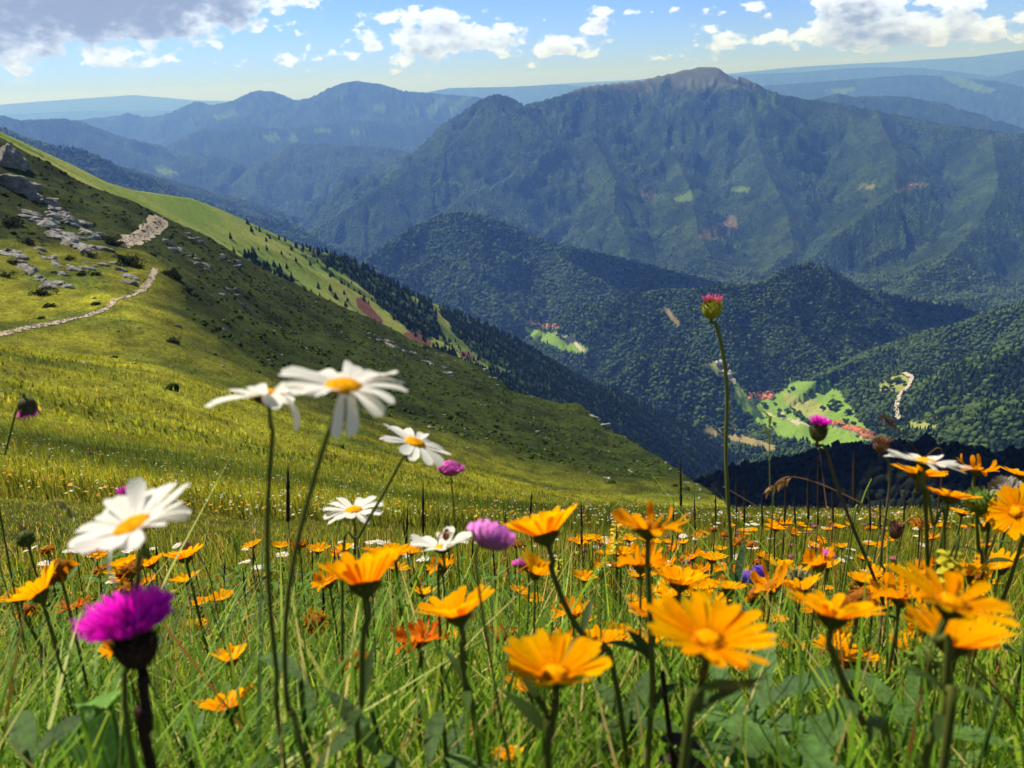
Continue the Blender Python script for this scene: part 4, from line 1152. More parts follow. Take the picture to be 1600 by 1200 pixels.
def head_thistle(root, M, rs, size=.045, bulb=.021, bh=.026, col=MAG, bcol=(.045, .035, .022), n=150, spread=.9, fl=1.0):
    k = size/.045; A = Acc()
    for i in range(n):
        a = rs.uniform(0, 6.283); q = math.sqrt(rs.uniform(0, 1)); an = q*spread
        L = .020*k*fl*rs.uniform(.8, 1.1); r0 = bulb*.36*q
        p0 = np.array((r0*math.cos(a), r0*math.sin(a), 0)); d = np.array((math.sin(an)*math.cos(a), math.sin(an)*math.sin(a), math.cos(an)))
        p1 = p0+d*L*.6; p2 = p0+d*L+np.array((0, 0, .12*L*q))+rs.normal(size=3)*.0009
        V, F = tube([p0, p1, p2], [.0005*k, .0007*k, .0003*k], 4); c = np.array(col)*rs.uniform(.6, 1.35)
        A.add(V, F, c)
    A.build('florets', M_PINK, root, M)
    B = Acc(); v, f = ico(3)
    z = v[:, 2]; v = v*np.array((bulb*.5, bulb*.5, bh*.5)); v[:, :2] *= np.where(z > .3, 1-.35*(z-.3)/.7, 1)[:, None]; v[:, 2] -= bh*.38
    B.add(v, f, np.array(bcol)*rs.uniform(.8, 1.2, (len(v), 1)))
    for i in range(70):                                 # overlapping scales
        a = i*2.39996; t = (i+.5)/70; zz = bh*(.10-.85*t); rr = bulb*.5*math.sqrt(max(.05, 1-((zz+bh*.38)/(bh*.5))**2))
        V, F = petal(bh*.24, bulb*.20, 0, 0, math.pi/2-.1, math.pi/2-.5, seg=3); V[:, 0] += rr; V[:, 2] += zz
        c_, s_ = math.cos(a), math.sin(a); V = np.stack([V[:, 0]*c_-V[:, 1]*s_, V[:, 0]*s_+V[:, 1]*c_, V[:, 2]], -1)
        B.add(V, F, np.array(bcol)*rs.uniform(.7, 2.0))
    B.build('bulb', M_GREEN, root, M)


def head_scabious(root, M, rs, size=.034, col=(.80, .16, .58), n=120):
    A = Acc()
    for i in range(n):
        t = (i+.5)/n; ph = i*2.39996; th = math.acos(1-t*.93)
        d = np.array((math.sin(th)*math.cos(ph), math.sin(th)*math.sin(ph), math.cos(th)*.36))
        V, F = petal(size*.17, size*.11, 0, 0, .2, -.3, seg=2); V = V*np.array((1, 1, 1))
        R_ = Vector((0, 0, 1)).rotation_difference(Vector(d)).to_matrix(); V = V@np.array(R_).T+d*size*.42
        V = V+rs.normal(size=3)*size*.02
        A.add(V, F, np.array(col)*rs.uniform(.7, 1.3))
    v, f = ico(2); A.add(v*np.array((size*.38, size*.38, size*.24)), f, np.array(col)*.55)
    A.build('florets', M_PINK, root, M)
    Cc = Acc(); V, F = cup_mesh(size*.33, size*.16, .0015, 0.0); Cc.add(V, F, STEMC); Cc.build('calyx', M_GREEN, root, M)


def leaf(A, p, d, up, L, w, col, bend=.6, seg=7, fold=.25, jag=0.0, rs=rng):
    """a lance-shaped leaf growing from p along d"""
    d = np.array(d, float); d /= np.linalg.norm(d); up = np.array(up, float); s = np.cross(d, up); s /= np.linalg.norm(s)+1e-9; nrm = np.cross(s, d)
    V = []; q = np.array(p, float)
    for i in range(seg+1):
        t = i/seg; a = -bend*t
        dd = d*math.cos(a)+nrm*math.sin(a)
        if i: q = q+dd*L/seg
        ww = w*.5*math.sin(min(1, t*1.02+.06)*math.pi)**.75*(1+(jag*(1 if i % 2 else -1))) if i < seg else w*.02
        nn = nrm*math.cos(a)-d*math.sin(a)
        for sx in (-1, 0, 1): V.append(q+s*ww*sx+nn*ww*fold*abs(sx))
    F = [(i*3+k, i*3+k+1, i*3+k+4, i*3+k+3) for i in range(seg) for k in range(2)]
    A.add(V, F, np.asarray(col))


def frame(n):
    q = Vector((0, 0, 1)).rotation_difference(Vector(n)); return np.array(q.to_matrix())


def at(u, v, depth):
    d = pix_dir(u, v); return d/(d@_f)*depth


def hero(name, cat, label, kind, u, v, w, away=18, roll=0, stem=None, group=None, srad=None, leaves=2, scol=None, size=None, **kw):
    rs = np.random.default_rng(int(u*7+v*13+w)); SZ = {'ox': .055, 'daisy': .060, 'thistle': .045, 'scab': .034, 'bud': .02}
    real = size or SZ[kind]; depth = FPX*real/w; P = at(u, v, depth)
    hd = np.array((P[0], P[1], 0)); hd /= np.linalg.norm(hd); rt = np.array((hd[1], -hd[0], 0))
    N = np.array((0, 0, 1.0))*math.cos(R(away)) + hd*math.sin(R(away)); N = N*math.cos(R(roll))+rt*math.sin(R(roll)); N /= np.linalg.norm(N)
    neck = {'ox': .0075*real/.055, 'daisy': .005*real/.06, 'thistle': kw.get('bh', .026)*.86, 'scab': real*.16, 'bud': real*.4}[kind]
    top = P-N*neck
    if stem:
        pts_ = [top, top-N*.012*real/.055]+[at(a, b, depth*(1+.02*i)) for i, (a, b) in enumerate(stem)]
        last = pts_[-1]; dr = last-pts_[-2]; dr = dr/np.linalg.norm(dr)
        g = float(hz(last[0], last[1]))
        base = np.array((last[0]+dr[0]*.25*(last[2]-g), last[1]+dr[1]*.25*(last[2]-g), 0))
    else:
        g = float(hz(P[0], P[1])); pts_ = [top, top-N*.02+np.array((0, 0, -.004))]
        base = np.array((P[0]+rs.normal()*.02, P[1]+rs.normal()*.02, 0)); m = (top+base)/2; m[2] = (top[2]+g)/2; m[:2] = top[:2]*.6+base[:2]*.4+rs.normal(size=2)*.008; pts_.append(m)
    base[2] = float(hz(base[0], base[1])); pts_.append(base-np.array((0, 0, .01)))
    root = empty(name, base)
    loc = [p-base for p in pts_]
    path = smooth_path(loc, 26)
    sr = srad or {'ox': .0018, 'daisy': .0012, 'thistle': .0014, 'scab': .0008, 'bud': .0009}[kind]*(real/SZ[kind])
    A = Acc(); V, F = tube(path, np.linspace(sr, sr*1.25, len(path))); sc_ = STEMC if scol is None else np.array(scol); A.add(V, F, sc_*rs.uniform(.9, 1.15)); A.build('stem', M_GREEN, root)
    for i in range(leaves):
        L_ = Acc(); q = path[int(len(path)*(.58+.14*i))]; a = rs.uniform(0, 6.28)
        leaf(L_, q, (math.cos(a), math.sin(a), .9), (0, 0, 1), rs.uniform(.025, .042), rs.uniform(.005, .009), np.array((.055, .10, .022))*rs.uniform(.8, 1.4), bend=rs.uniform(.3, 1.2)); L_.build('leaf', M_GRASS, root)
    M = np.eye(4); M[:3, :3] = frame(N)@np.array(Matrix.Rotation(rs.uniform(0, 6), 3, 'Z')) if not kw.get('norot') else frame(N)
    kw.pop('norot', None); M[:3, 3] = P-base
    {'ox': head_ox, 'daisy': head_daisy, 'thistle': head_thistle, 'scab': head_scabious, 'bud': head_bud}[kind](root, M, rs, **({'size': real*({'ox': 1/(.26+.74*math.cos(min(.9*kw.get('cup', .35), 1))), 'daisy': 1.1}.get(kind, 1))} | kw))
    tag(root, label, cat, group)
    return root


def head_bud(root, M, rs, size=.02, col=(.10, .16, .03), n=60, spiky=1.0, shape=(.5, .5, .5)):
    A = Acc(); v, f = ico(2); A.add(v*np.array(shape)*size*.8, f, np.array(col)*.7)
    for i in range(n):
        d = rs.normal(size=3); d /= np.linalg.norm(d); d[2] = d[2]*.8+.15
        V, F = petal(size*.32*spiky, size*.10, 0, 0, math.pi/2, math.pi/2-.5, seg=3)
        R_ = Vector((0, 0, 1)).rotation_difference(Vector(d)).to_matrix(); V = V@np.array(R_).T+d*size*.40*np.array(shape)*2*.8
        A.add(V, F, np.array(col)*rs.uniform(.7, 1.5))
    A.build('bracts', M_GREEN, root, M)


OX, DY = 'orange_oxeye_flower', 'white_daisy'
H = lambda *a, **k: hero(OX, 'flower', *a, **k)
H('large orange flower with petals fanned upward like a shuttlecock left of centre', 'ox', 570, 912, 138, away=36, cup=.75, stem=[(567, 1000), (565, 1100), (562, 1190)])
H('orange flower half hidden behind the large shuttlecock shaped one', 'ox', 617, 868, 72, away=24, cup=.45)
H('orange flower with its right petals raised below the hazy pink blossom', 'ox', 716, 960, 128, away=26, roll=-8, cup=.5, stem=[(722, 1010), (728, 1080), (745, 1150)])
H('ragged deeper orange flower between the shuttlecock one and the one with raised petals', 'ox', 654, 1000, 92, away=22, state='curl', cup=.5, col=(.85, .24, .01), stem=[(648, 1060), (655, 1130), (660, 1200)])
H('orange flower tilted left on a slanting dark stem beside the hazy pink blossom', 'ox', 852, 834, 128, away=30, roll=-14, cup=.6, stem=[(862, 890), (890, 960), (930, 1020), (965, 1080)])
H('orange flower with curled pointed petals high above the meadow edge', 'ox', 1013, 825, 135, away=26, cup=.35, state='curl', n=17, stem=[(1013, 900), (1016, 980), (1020, 1090), (1012, 1190)])
H('small orange flower just under the yellow spike of blossom', 'ox', 970, 866, 50, away=20, cup=.4)
H('orange flower with evenly spread petals behind the curled high one', 'ox', 1062, 912, 92, away=24, cup=.5, stem=[(1062, 960), (1066, 1020)])
H('largest orange flower, its brownish disc turned to the viewer', 'ox', 1108, 1000, 198, away=6, roll=4, cup=.30, stem=[(1098, 1050), (1090, 1110), (1068, 1200)])
H('orange flower mostly hidden to the left behind the largest one', 'ox', 1022, 962, 90, away=18, cup=.4)
H('second largest orange flower, low and wide open with a golden disc', 'ox', 868, 1052, 172, away=12, cup=.42, stem=[(868, 1100), (860, 1150), (856, 1215)])
H('smaller orange flower tucked under the left side of the second largest one', 'ox', 828, 1078, 76, away=26, roll=-6, cup=.7, size=.045)
H('orange flower peeping out behind the top of the second largest one', 'ox', 936, 1010, 88, away=22, cup=.5)
H('wide side-on orange flower on a dark stem above the wilted brown one at the right', 'ox', 1301, 962, 150, away=27, cup=.42, stem=[(1298, 1010), (1316, 1060), (1350, 1130), (1390, 1200)])
H('large orange flower with a brown disc stacked right above another of its size', 'ox', 1487, 942, 188, away=14, roll=8, cup=.28, n=18, stem=[(1482, 1000), (1478, 1080), (1474, 1200)])
H('large orange flower right below the one with the brown disc', 'ox', 1488, 1004, 162, away=22, cup=.5, stem=[(1484, 1060), (1470, 1130), (1440, 1210)])
H('lone orange flower low at the left, its petals raised like a half fan', 'ox', 357, 1108, 98, away=40, cup=.62, stem=[(362, 1150), (366, 1200)])
H('small orange flower cut by the lower frame edge left of the red blade', 'ox', 795, 1186, 56, away=30, cup=.6, size=.028)
H('wilted brownish orange flower with hanging petals at the lower right', 'ox', 1336, 1036, 88, away=14, state='wilt', cup=.1, n=20, stem=[(1345, 1090), (1375, 1150), (1400, 1200)])
H('small shrivelled orange flower left of the larger wilted one', 'ox', 1272, 1050, 46, away=15, state='wilt', size=.04)
H('withered orange flower with a round brown head under the shuttlecock shaped one', 'ox', 492, 972, 62, away=-10, roll=12, state='wilt', stem=[(500, 1010), (480, 1060), (455, 1130)])
H('withered round brown flower head on a bare stem near the middle', 'ox', 782, 992, 64, away=-6, state='wilt', stem=[(776, 1040), (760, 1110), (752, 1180)])
H('orange flower at the left frame edge above a wilted one', 'ox', 30, 935, 68, away=20, cup=.4)
H('wilted orange flower under the one at the left frame edge', 'ox', 42, 954, 52, away=15, state='wilt')
H('deep orange fading flower just left of the blurred magenta thistle', 'ox', 116, 948, 52, away=20, state='curl', col=(.82, .22, .01))
H('orange flower under the lowest left daisy, left one of its pair', 'ox', 193, 884, 46, away=22, cup=.5)
H('orange flower under the lowest left daisy, right one of its pair', 'ox', 236, 882, 46, away=24, roll=-8, cup=.5)
H('orange flower with a bent grey bud hanging over it', 'ox', 290, 872, 62, away=30, cup=.55)
H('orange flower directly under the one with the bent bud', 'ox', 290, 908, 48, away=22, cup=.5)
H('small orange flower right of the magenta thistle, upper one', 'ox', 313, 944, 40, away=18, cup=.4)
H('small orange flower right of the magenta thistle, lower one', 'ox', 303, 984, 46, away=14, cup=.5)
H('orange flower just behind the top of the magenta thistle', 'ox', 196, 908, 46, away=18, cup=.45)
H('deeper orange flower touching the upper right rim of the magenta thistle', 'ox', 232, 908, 34, away=18, state='curl', cup=.45)
H('orange flower directly beneath the white daisy at the right', 'ox', 1436, 742, 84, away=30, cup=.25, stem=[(1446, 790)])
H('orange flower with long twisted petals right of the high white daisy', 'ox', 1526, 734, 76, away=20, state='curl', cup=.1, n=16, stem=[(1524, 780), (1528, 850), (1530, 930)])
H('flat orange flower below the high white daisy, seen from the side', 'ox', 1484, 777, 86, away=27, cup=.3)
H('orange flower at the right edge seen from underneath', 'ox', 1588, 800, 88, away=-55, roll=-25, cup=.2)
H('orange flower cut by the right edge at the height of the white daisy', 'ox', 1592, 742, 56, away=22, cup=.3)
H('wilted orange flower left of the green spiky bud', 'ox', 1440, 818, 42, away=8, state='wilt')
H('small orange flower close left of the green spiky bud', 'ox', 1503, 802, 42, away=24, cup=.3)
H('small orange flower alone on the meadow edge against the dark wood', 'ox', 1212, 826, 38, away=22, cup=.3)
H('orange flower close to the violet bellflowers, upper left', 'ox', 1112, 874, 50, away=22, cup=.4)
H('orange flower close to the violet bellflowers, lower left', 'ox', 1104, 920, 46, away=20, cup=.4)
H('withered orange flower left of the evenly spread one', 'ox', 1000, 900, 44, away=12, state='curl')
H('orange flower under the withered one near the curled high flower', 'ox', 992, 938, 36, away=20, cup=.4)
H('orange flower between the grey stem and the yellow rattle', 'ox', 1345, 908, 54, away=22, cup=.4)
H('orange flower close left of the yellow rattle', 'ox', 1410, 898, 50, away=20, cup=.4)
H('small orange flower low beside the middle brown head', 'ox', 757, 1046, 30, away=16, state='curl', size=.035)
Dh = lambda *a, **k: hero(DY, 'flower', *a, leaves=0, **k)
Dh('largest white daisy with one long petal hanging down', 'daisy', 537, 604, 196, away=2, roll=9, cup=.32, droop=.5, floppy=(5.0,), norot=True, stem=[(523, 650), (490, 750), (458, 880), (445, 1000), (452, 1120), (480, 1200)])
Dh('white daisy seen edge-on just left of the largest daisy', 'daisy', 418, 618, 170, away=22, roll=3, cup=.22, droop=.45, floppy=(5.9,), norot=True, stem=[(426, 680), (418, 800), (420, 920), (432, 1050), (445, 1200)])
Dh('white daisy tilted to the right just above the small pink blossom', 'daisy', 648, 692, 112, away=2, roll=24, cup=.1, droop=.35, n=13, stem=[(632, 712), (600, 770), (560, 840), (535, 900)])
Dh('small upright white daisy below the tilted one', 'daisy', 553, 797, 92, away=8, roll=3, cup=.12, droop=.2)
Dh('big blurred white daisy low at the left with raised back petals', 'daisy', 208, 822, 198, away=8, roll=-10, cup=.35, droop=.25, floppy=(4.2,), norot=True, stem=[(218, 870), (214, 1000), (208, 1200)])
Dh('white daisy with a brown insect sitting on its disc', 'daisy', 692, 856, 106, away=24, cup=.38, droop=.1, stem=[(692, 890), (686, 950)])
Dh('white daisy above the orange flowers at the right', 'daisy', 1447, 722, 114, away=20, roll=2, cup=.12, droop=.1, stem=[(1450, 770), (1458, 820), (1475, 870)])
T = lambda *a, **k: hero('thistle', 'flower', *a, **k)
T('big blurred magenta thistle with an almost black bulb in the left foreground', 'thistle', 206, 985, 134, size=.039, away=10, bulb=.0185, bh=.0215, n=480, spread=1.15, bcol=(.03, .016, .013), scol=(.035, .018, .013), srad=.0022, stem=[(222, 1060), (232, 1140), (238, 1210)], leaves=0, fl=.95)
T('magenta thistle on a long stem in front of the valley fields', 'thistle', 1280, 664, 40, size=.026, away=6, bulb=.017, bh=.020, n=130, spread=.75, bcol=(.06, .065, .03), stem=[(1290, 700), (1305, 750), (1335, 830), (1365, 900), (1385, 960), (1400, 1010)], leaves=0, srad=.0016, scol=(.08, .085, .045), fl=.7)
T('tall pink knapweed with yellow green bracts standing against the woods', 'thistle', 1113, 474, 28, size=.022, away=5, bulb=.024, bh=.022, n=80, spread=.55, col=(.78, .16, .34), bcol=(.26, .28, .03), stem=[(1120, 510), (1131, 560), (1136, 620), (1134, 700), (1137, 780), (1142, 860), (1140, 920)], leaves=0, srad=.0022, scol=(.13, .155, .035), fl=1.0)
T('drooping purple knapweed hanging from a bent stem at the left edge', 'thistle', 44, 640, 40, size=.028, away=172, bulb=.018, bh=.016, n=90, spread=.9, bcol=(.07, .06, .03), stem=[(36, 622), (26, 640), (18, 670), (8, 710), (-6, 770)], leaves=0, srad=.0010, fl=.65)
T('closed pink thistle bud on a thin stem left of the shrivelled orange heads', 'thistle', 1400, 822, 15, size=.012, away=4, bulb=.016, bh=.020, n=40, spread=.4, col=(.6, .10, .18), bcol=(.10, .05, .035), stem=[(1400, 850), (1398, 900)], leaves=0, fl=.6)
T('small purple thistle peeping over the blurred low daisy', 'thistle', 195, 772, 26, size=.026, away=6, bulb=.014, bh=.014, n=60)
T('brown dried thistle head on a straight grey stem', 'thistle', 1378, 690, 34, size=.024, away=8, bulb=.017, bh=.014, n=90, spread=1.1, col=(.30, .17, .09), bcol=(.16, .09, .05), stem=[(1388, 720), (1390, 760), (1382, 820), (1376, 880), (1380, 940)], leaves=0, srad=.0013, scol=(.15, .13, .08), fl=.55)
Sb = lambda *a, **k: hero('pink_scabious', 'flower', *a, **k)
Sb('pink blossom on a hair-thin stem just right of the tilted daisy', 'scab', 704, 732, 50, away=14)
Sb('blurred lilac pink blossom leaning against the slanting orange flower', 'scab', 768, 838, 90, away=25, roll=22, col=(.86, .30, .74))
Sb('small pink blossom below the blurred lilac one', 'scab', 811, 880, 28, size=.022, away=14)
Sb('small pink blossom behind the grey thistle stem at the right', 'scab', 1293, 866, 26, size=.025, away=14)
Sb('pink blossom cut by the lower frame edge left of the red blade', 'scab', 634, 1196, 34, size=.03, away=14)
Bd = lambda *a, **k: hero('seed_head', 'flower', *a, **k)
Bd('round green spiky bud above the shrivelled orange heads', 'bud', 1533, 786, 46, size=.03, col=(.15, .23, .03), n=140, stem=[(1536, 830), (1538, 880)])
Bd('yellow green ragged bud half hidden by the lower stacked orange flower', 'bud', 1446, 1030, 56, size=.028, col=(.14, .20, .03), n=110)
Bd('white feathery seed head at the right edge', 'bud', 1572, 768, 34, size=.024, col=(.30, .28, .23), n=260, spiky=1.5)
Bd('grey nodding bud hanging over an orange flower at the left', 'bud', 290, 853, 18, size=.016, col=(.20, .15, .13), n=30, spiky=.5, leaves=0, stem=[(300, 856), (318, 880), (330, 910), (336, 940)])
Bd('dry green spent head at the far left above the edge flowers', 'bud', 40, 842, 34, size=.025, col=(.12, .14, .03), n=60, spiky=1.3)
Bd('fluffy beige spent head between the violet bellflowers and the wide side-on flower', 'bud', 1248, 912, 36, size=.03, col=(.22, .20, .11), n=80, spiky=1.4)


def spike_flower(label, u, v0, v1, depth, col, n=26, name='yellow_rattle', wpx=40):
    """upright spike of small hooded blossoms"""
    P0, P1 = at(u, v0, depth), at(u, v1, depth); base = P1.copy(); base[2] = float(hz(P1[0], P1[1])); root = empty(name, base)
    rs = np.random.default_rng(int(u)); A = Acc(); V, F = tube(smooth_path([P0-base, P1-base, (rs.normal()*.01, 0, 0)], 12), .0012, 6); A.add(V, F, STEMC); A.build('stem', M_GREEN, root)
    B = Acc(); w = wpx/FPX*depth*.5
    for i in range(n):
        t = i/n; q = P0+(P1-P0)*t-base; a = i*2.4; d = np.array((math.cos(a), math.sin(a), .9))
        V, F = petal(w*.9, w*.5, 0, a, .9, -.4, seg=4, fat=.2); B.add(V*np.array((1, 1, 1))+q, F, np.array(col)*rs.uniform(.75, 1.2))
        V, F = petal(w*.7, w*.35, 0, a+.2, .3, .2, seg=3, fat=.2); B.add(V+q, F, np.array(col)*rs.uniform(.6, 1.0)*np.array((.6, .9, .6)))
    B.build('blossom', M_PET, root); tag(root, label, 'flower'); return root
spike_flower('yellow rattle in bloom just above the stacked orange flowers', 1484, 868, 908, .62, (.72, .62, .06), wpx=46)
spike_flower('slim yellow flower spike beside the curled high orange flower', 963, 822, 862, 1.2, (.80, .58, .08), wpx=24)
spike_flower('pale yellow flower spike in the meadow left of the slanting stem', 873, 876, 900, 1.5, (.66, .58, .08), wpx=18)
for (u, v, lab) in ((1171, 902, 'violet bellflower of the pair, the left one'), (1192, 894, 'violet bellflower of the pair, the right one')):
    P = at(u, v, 1.15); base = P.copy(); base[2] = float(hz(P[0], P[1])); root = empty('bellflower', base)
    A = Acc(); V, F = tube(smooth_path([P-base+np.array((0, .004, .01)), P-base+np.array((.006, .004, 0)), (0, 0, 0)], 10), .0007, 5); A.add(V, F, STEMC); A.build('stem', M_GREEN, root)
    B = Acc(); V, F = cup_mesh(.010, .018, .003, .0, sides=15, rings=5, jag=.002, rs=np.random.default_rng(3)); V = np.array(V)@np.array(Matrix.Rotation(R(115), 3, 'Y')).T; B.add(V+(P-base), F, (.20, .08, .60)); B.build('bell', M_PINK, root)
    tag(root, lab, 'flower')
# the insect on the daisy
P = at(697, 838, FPX*.06/106); ins = empty('insect', P); A = Acc(); v, f = ico(2)
A.add(v*np.array((.0032, .0055, .003)), f, (.16, .07, .03)); A.add(v*.0022+np.array((0, .007, .001)), f, (.08, .04, .02)); A.build('body', M_DISC, ins)
for s in (-1, 1):
    B = Acc(); leaf(B, (s*.001, .003, .003), (s*.5, -1, .25), (0, 0, 1), .011, .004, (.30, .22, .15), bend=.1); B.build('wing', M_GRASS, ins)
for s in (-1, 1):
    for k in (-1, 0, 1):
        V, F = tube([(s*.002, k*.002, 0), (s*.006, k*.004, .001), (s*.008, k*.006, -.005)], .0004, 4); B = Acc(); B.add(V, F, (.05, .03, .02)); B.build('leg', M_DISC, ins)
tag(ins, 'small brown insect feeding on the disc of a white daisy', 'insect')

# dark grass spikes and dry stalks
def spike(label, u, v0, v1, depth, wpx, group=None, col=(.03, .022, .018), lean=0, name='grass_spike', ext=True):
    rs = np.random.default_rng(int(u*3+v0)); P0, P1 = at(u, v0, depth), at(u+lean, v1, depth); base = P1.copy(); base[2] = float(hz(P1[0], P1[1])); root = empty(name, base)
    A = Acc(); V, F = tube(smooth_path([P1-base, (P1-base)*.5+rs.normal(size=3)*.01, (0, 0, 0)], 10), .0007*depth, 5); A.add(V, F, np.array(col)*1.8+np.array((.01, .02, 0))); A.build('stem', M_GREEN, root)
    n = 22; path = smooth_path([P0-base, P1-base], n); rr = wpx/FPX*depth*.5*np.array([math.sin(max(.06, min(1, i/(n*.5)))*math.pi/2)*rs.uniform(.7, 1.2) for i in range(len(path))])
    B = Acc(); V, F = tube(path, rr, 6); B.add(V, F, col); B.build('spike', M_GREEN, root); tag(root, label, 'grass', group)
G1 = 'dark grass spikes on the meadow'; LB = 'thin dark grass spike standing up out of the meadow'
spike('thickest black grass spike, standing between the stems of the two high daisies', 450, 722, 815, 1.0, 7)
for (u, v0, v1, d, w, ln) in [(661, 752, 832, 1.3, 5, 0), (637, 790, 850, 1.6, 4, -2), (630, 812, 850, 1.6, 3, 4), (831, 765, 815, 1.6, 4, -3), (908, 780, 850, 1.7, 4, 1), (790, 795, 840, 1.9, 3, -2), (555, 822, 865, 2, 4, 0), (243, 845, 890, 1.5, 4, 4), (232, 850, 885, 1.5, 3, 0),
      (1063, 712, 790, 1.6, 4, 1), (1052, 780, 825, 2.2, 3, 0), (1085, 770, 830, 2.2, 3, 1), (1150, 740, 800, 1.8, 3, 1), (1163, 752, 820, 1.9, 3, 0), (1334, 704, 790, 1.1, 6, 1), (1262, 738, 810, 1.6, 4, 1), (1278, 700, 820, 1.4, 3, 0), (1300, 760, 815, 2, 3, 2), (1357, 730, 830, 1.5, 3, 3),
      (1414, 755, 825, 1.7, 3, -2), (1228, 745, 815, 1.9, 3, -2), (1190, 770, 820, 2.1, 3, 1), (700, 805, 850, 2.4, 3, 0), (1118, 765, 820, 1.9, 3, 0), (488, 840, 880, 2, 3, 0), (522, 850, 900, 1.8, 3, 2), (770, 850, 900, 1.9, 3, 3), (740, 830, 880, 2.1, 3, -3), (1240, 775, 818, 2.0, 3, 3),
      (380, 890, 935, 1.3, 4, 3), (352, 870, 905, 1.7, 3, -2), (396, 850, 890, 1.9, 3, 0), (505, 905, 960, 1.3, 4, 0), (1375, 770, 826, 1.8, 3, 0)]:
    spike(LB, u, v0, v1, d, w, G1, lean=ln)
def stalk(label, pix, depth, rad, col, group=None, seeds=0):
    P = [at(u, v, depth) for u, v in pix]; base = P[-1].copy(); base[2] = float(hz(base[0], base[1])); root = empty('grass_stalk', base); A = Acc()
    path = smooth_path([p-base for p in P]+[np.zeros(3)], 40); V, F = tube(path, np.linspace(rad*.5, rad, len(path)), 5); A.add(V, F, col); A.build('stem', M_GREEN, root)
    if seeds:
        B = Acc(); rs = np.random.default_rng(seeds)
        for i in range(seeds):
            q = path[int(i/seeds*len(path)*.28)]; leaf(B, q, rs.normal(size=3)*.5+(path[0]-path[3])/np.linalg.norm(path[0]-path[3]), (0, 0, 1), rad*14, rad*4, np.array(col)*rs.uniform(.6, 1.1), seg=3)
        B.build('seeds', M_GRASS, root)
    tag(root, label, 'grass', group)
stalk('tan grass stalk arching over the meadow edge in front of the dark wood', [(1206, 762), (1222, 748), (1240, 745), (1270, 752), (1305, 766), (1345, 786), (1400, 820), (1440, 850)], 1.0, .0012, (.34, .19, .07), seeds=10)
stalk('brown grass stalk slanting beneath the dried thistle head', [(1386, 655), (1400, 668), (1420, 690), (1440, 715), (1470, 760)], 1.0, .0011, (.14, .075, .03), seeds=12)
stalk('bright green blade leaning in front of the dark wood', [(1362, 748), (1352, 770), (1342, 800), (1330, 840)], 1.0, .0016, (.20, .28, .05))
stalk('slim green grass stalk with pale seeds against the fields', [(1203, 650), (1202, 700), (1203, 760), (1205, 830)], 1.0, .0012, (.13, .16, .04), seeds=6)
stalk('pale grass stalk bending over at the left edge', [(112, 802), (96, 783), (76, 790), (50, 820), (24, 860), (4, 900)], .9, .0010, (.30, .29, .12), seeds=9)
stalk('straw coloured stalk curving across the middle of the meadow', [(1130, 760), (1180, 790), (1235, 830), (1290, 870)], 1.3, .0012, (.33, .24, .10))
stalk('thin pale stalk beside the black grass spike', [(396, 808), (395, 850), (396, 900)], 1.3, .0009, (.32, .30, .14), seeds=5)
stalk('dark red broad blade slanting between the low orange flowers', [(866, 1092), (846, 1130), (826, 1168), (806, 1206)], .66, .0020, (.16, .028, .012))
stalk('rusty stalk curving at the lower right edge', [(1510, 1030), (1560, 1080), (1600, 1130), (1640, 1180)], .6, .0014, (.26, .085, .02))

M_BROAD = plain('broad_leaf', (0, 0, 0), .42, .3, attr=True, transl=.4, noise=(120, .7, 1.3), bump=(260, .0025, .8))
# broad-leaved plants near the camera
def leafy(label, u, v, depth, nl, L, w, col, seed, spread=1.0, mat=None, name='leafy_plant', cat='plant', jag=0.0, bend=.7):
    P = at(u, v, depth); base = P.copy(); base[2] = float(hz(P[0], P[1])); top = P[2]-base[2]; root = empty(name, base); rs = np.random.default_rng(seed); L *= .72; w *= .62
    A = Acc(); V, F = tube(smooth_path([(0, 0, top), (rs.normal()*.01, rs.normal()*.01, top*.5), (0, 0, -.01)], 10), .0019, 6); A.add(V, F, np.array(col)*.8); A.build('stem', M_GREEN, root)
    for i in range(nl):
        B = Acc(); t = rs.uniform(.35, 1.0) if nl > 3 else .85; a = i*2.4+rs.normal()*.3
        leaf(B, (0, 0, top*t), (math.cos(a)*spread, math.sin(a)*spread, rs.uniform(.2, 1.1)), (0, 0, 1), L*rs.uniform(.7, 1.15), w*rs.uniform(.8, 1.2), np.array(col)*rs.uniform(.75, 1.3), bend=bend*rs.uniform(.5, 1.5), jag=jag, seg=9)
        B.build('leaf', mat or M_BROAD, root)
    tag(root, label, cat)
BL = (.06, .12, .018)
leafy('plant with long jagged grey green leaves under the largest orange flower', 1180, 1100, .62, 15, .165, .034, (.085, .17, .045), 1, jag=.16)
leafy('plant with broad toothed green leaves left of the wilted brown flower', 1255, 1130, .55, 13, .135, .034, (.09, .19, .035), 2, jag=.14)
leafy('dark reddish brown leaves on the stem of the curled high flower', 1035, 1050, .50, 7, .05, .020, (.035, .018, .016), 3, spread=1.2)
leafy('broad upright pale green leaf behind the thistle stem', 170, 1090, .55, 5, .17, .040, (.14, .26, .06), 4, spread=.35, bend=.15)
leafy('bushy green leafy stem under the withered flower left of centre', 470, 1060, .55, 9, .085, .020, BL, 5)
leafy('green leafy stem under the shuttlecock shaped flower', 580, 1110, .52, 10, .08, .020, BL, 6)
leafy('leafy green shoot at the bottom middle of the frame', 690, 1110, .55, 9, .09, .022, (.08, .15, .03), 7)
leafy('leafy green plant at the lower right corner', 1560, 1090, .55, 10, .10, .024, BL, 8)
leafy('wide leaved plant low between the right pair of stacked flowers', 1420, 1120, .60, 11, .12, .030, (.085, .17, .03), 9)
leafy('leafy plant at the lower left corner of the frame', 40, 1175, .50, 9, .10, .024, BL, 10)
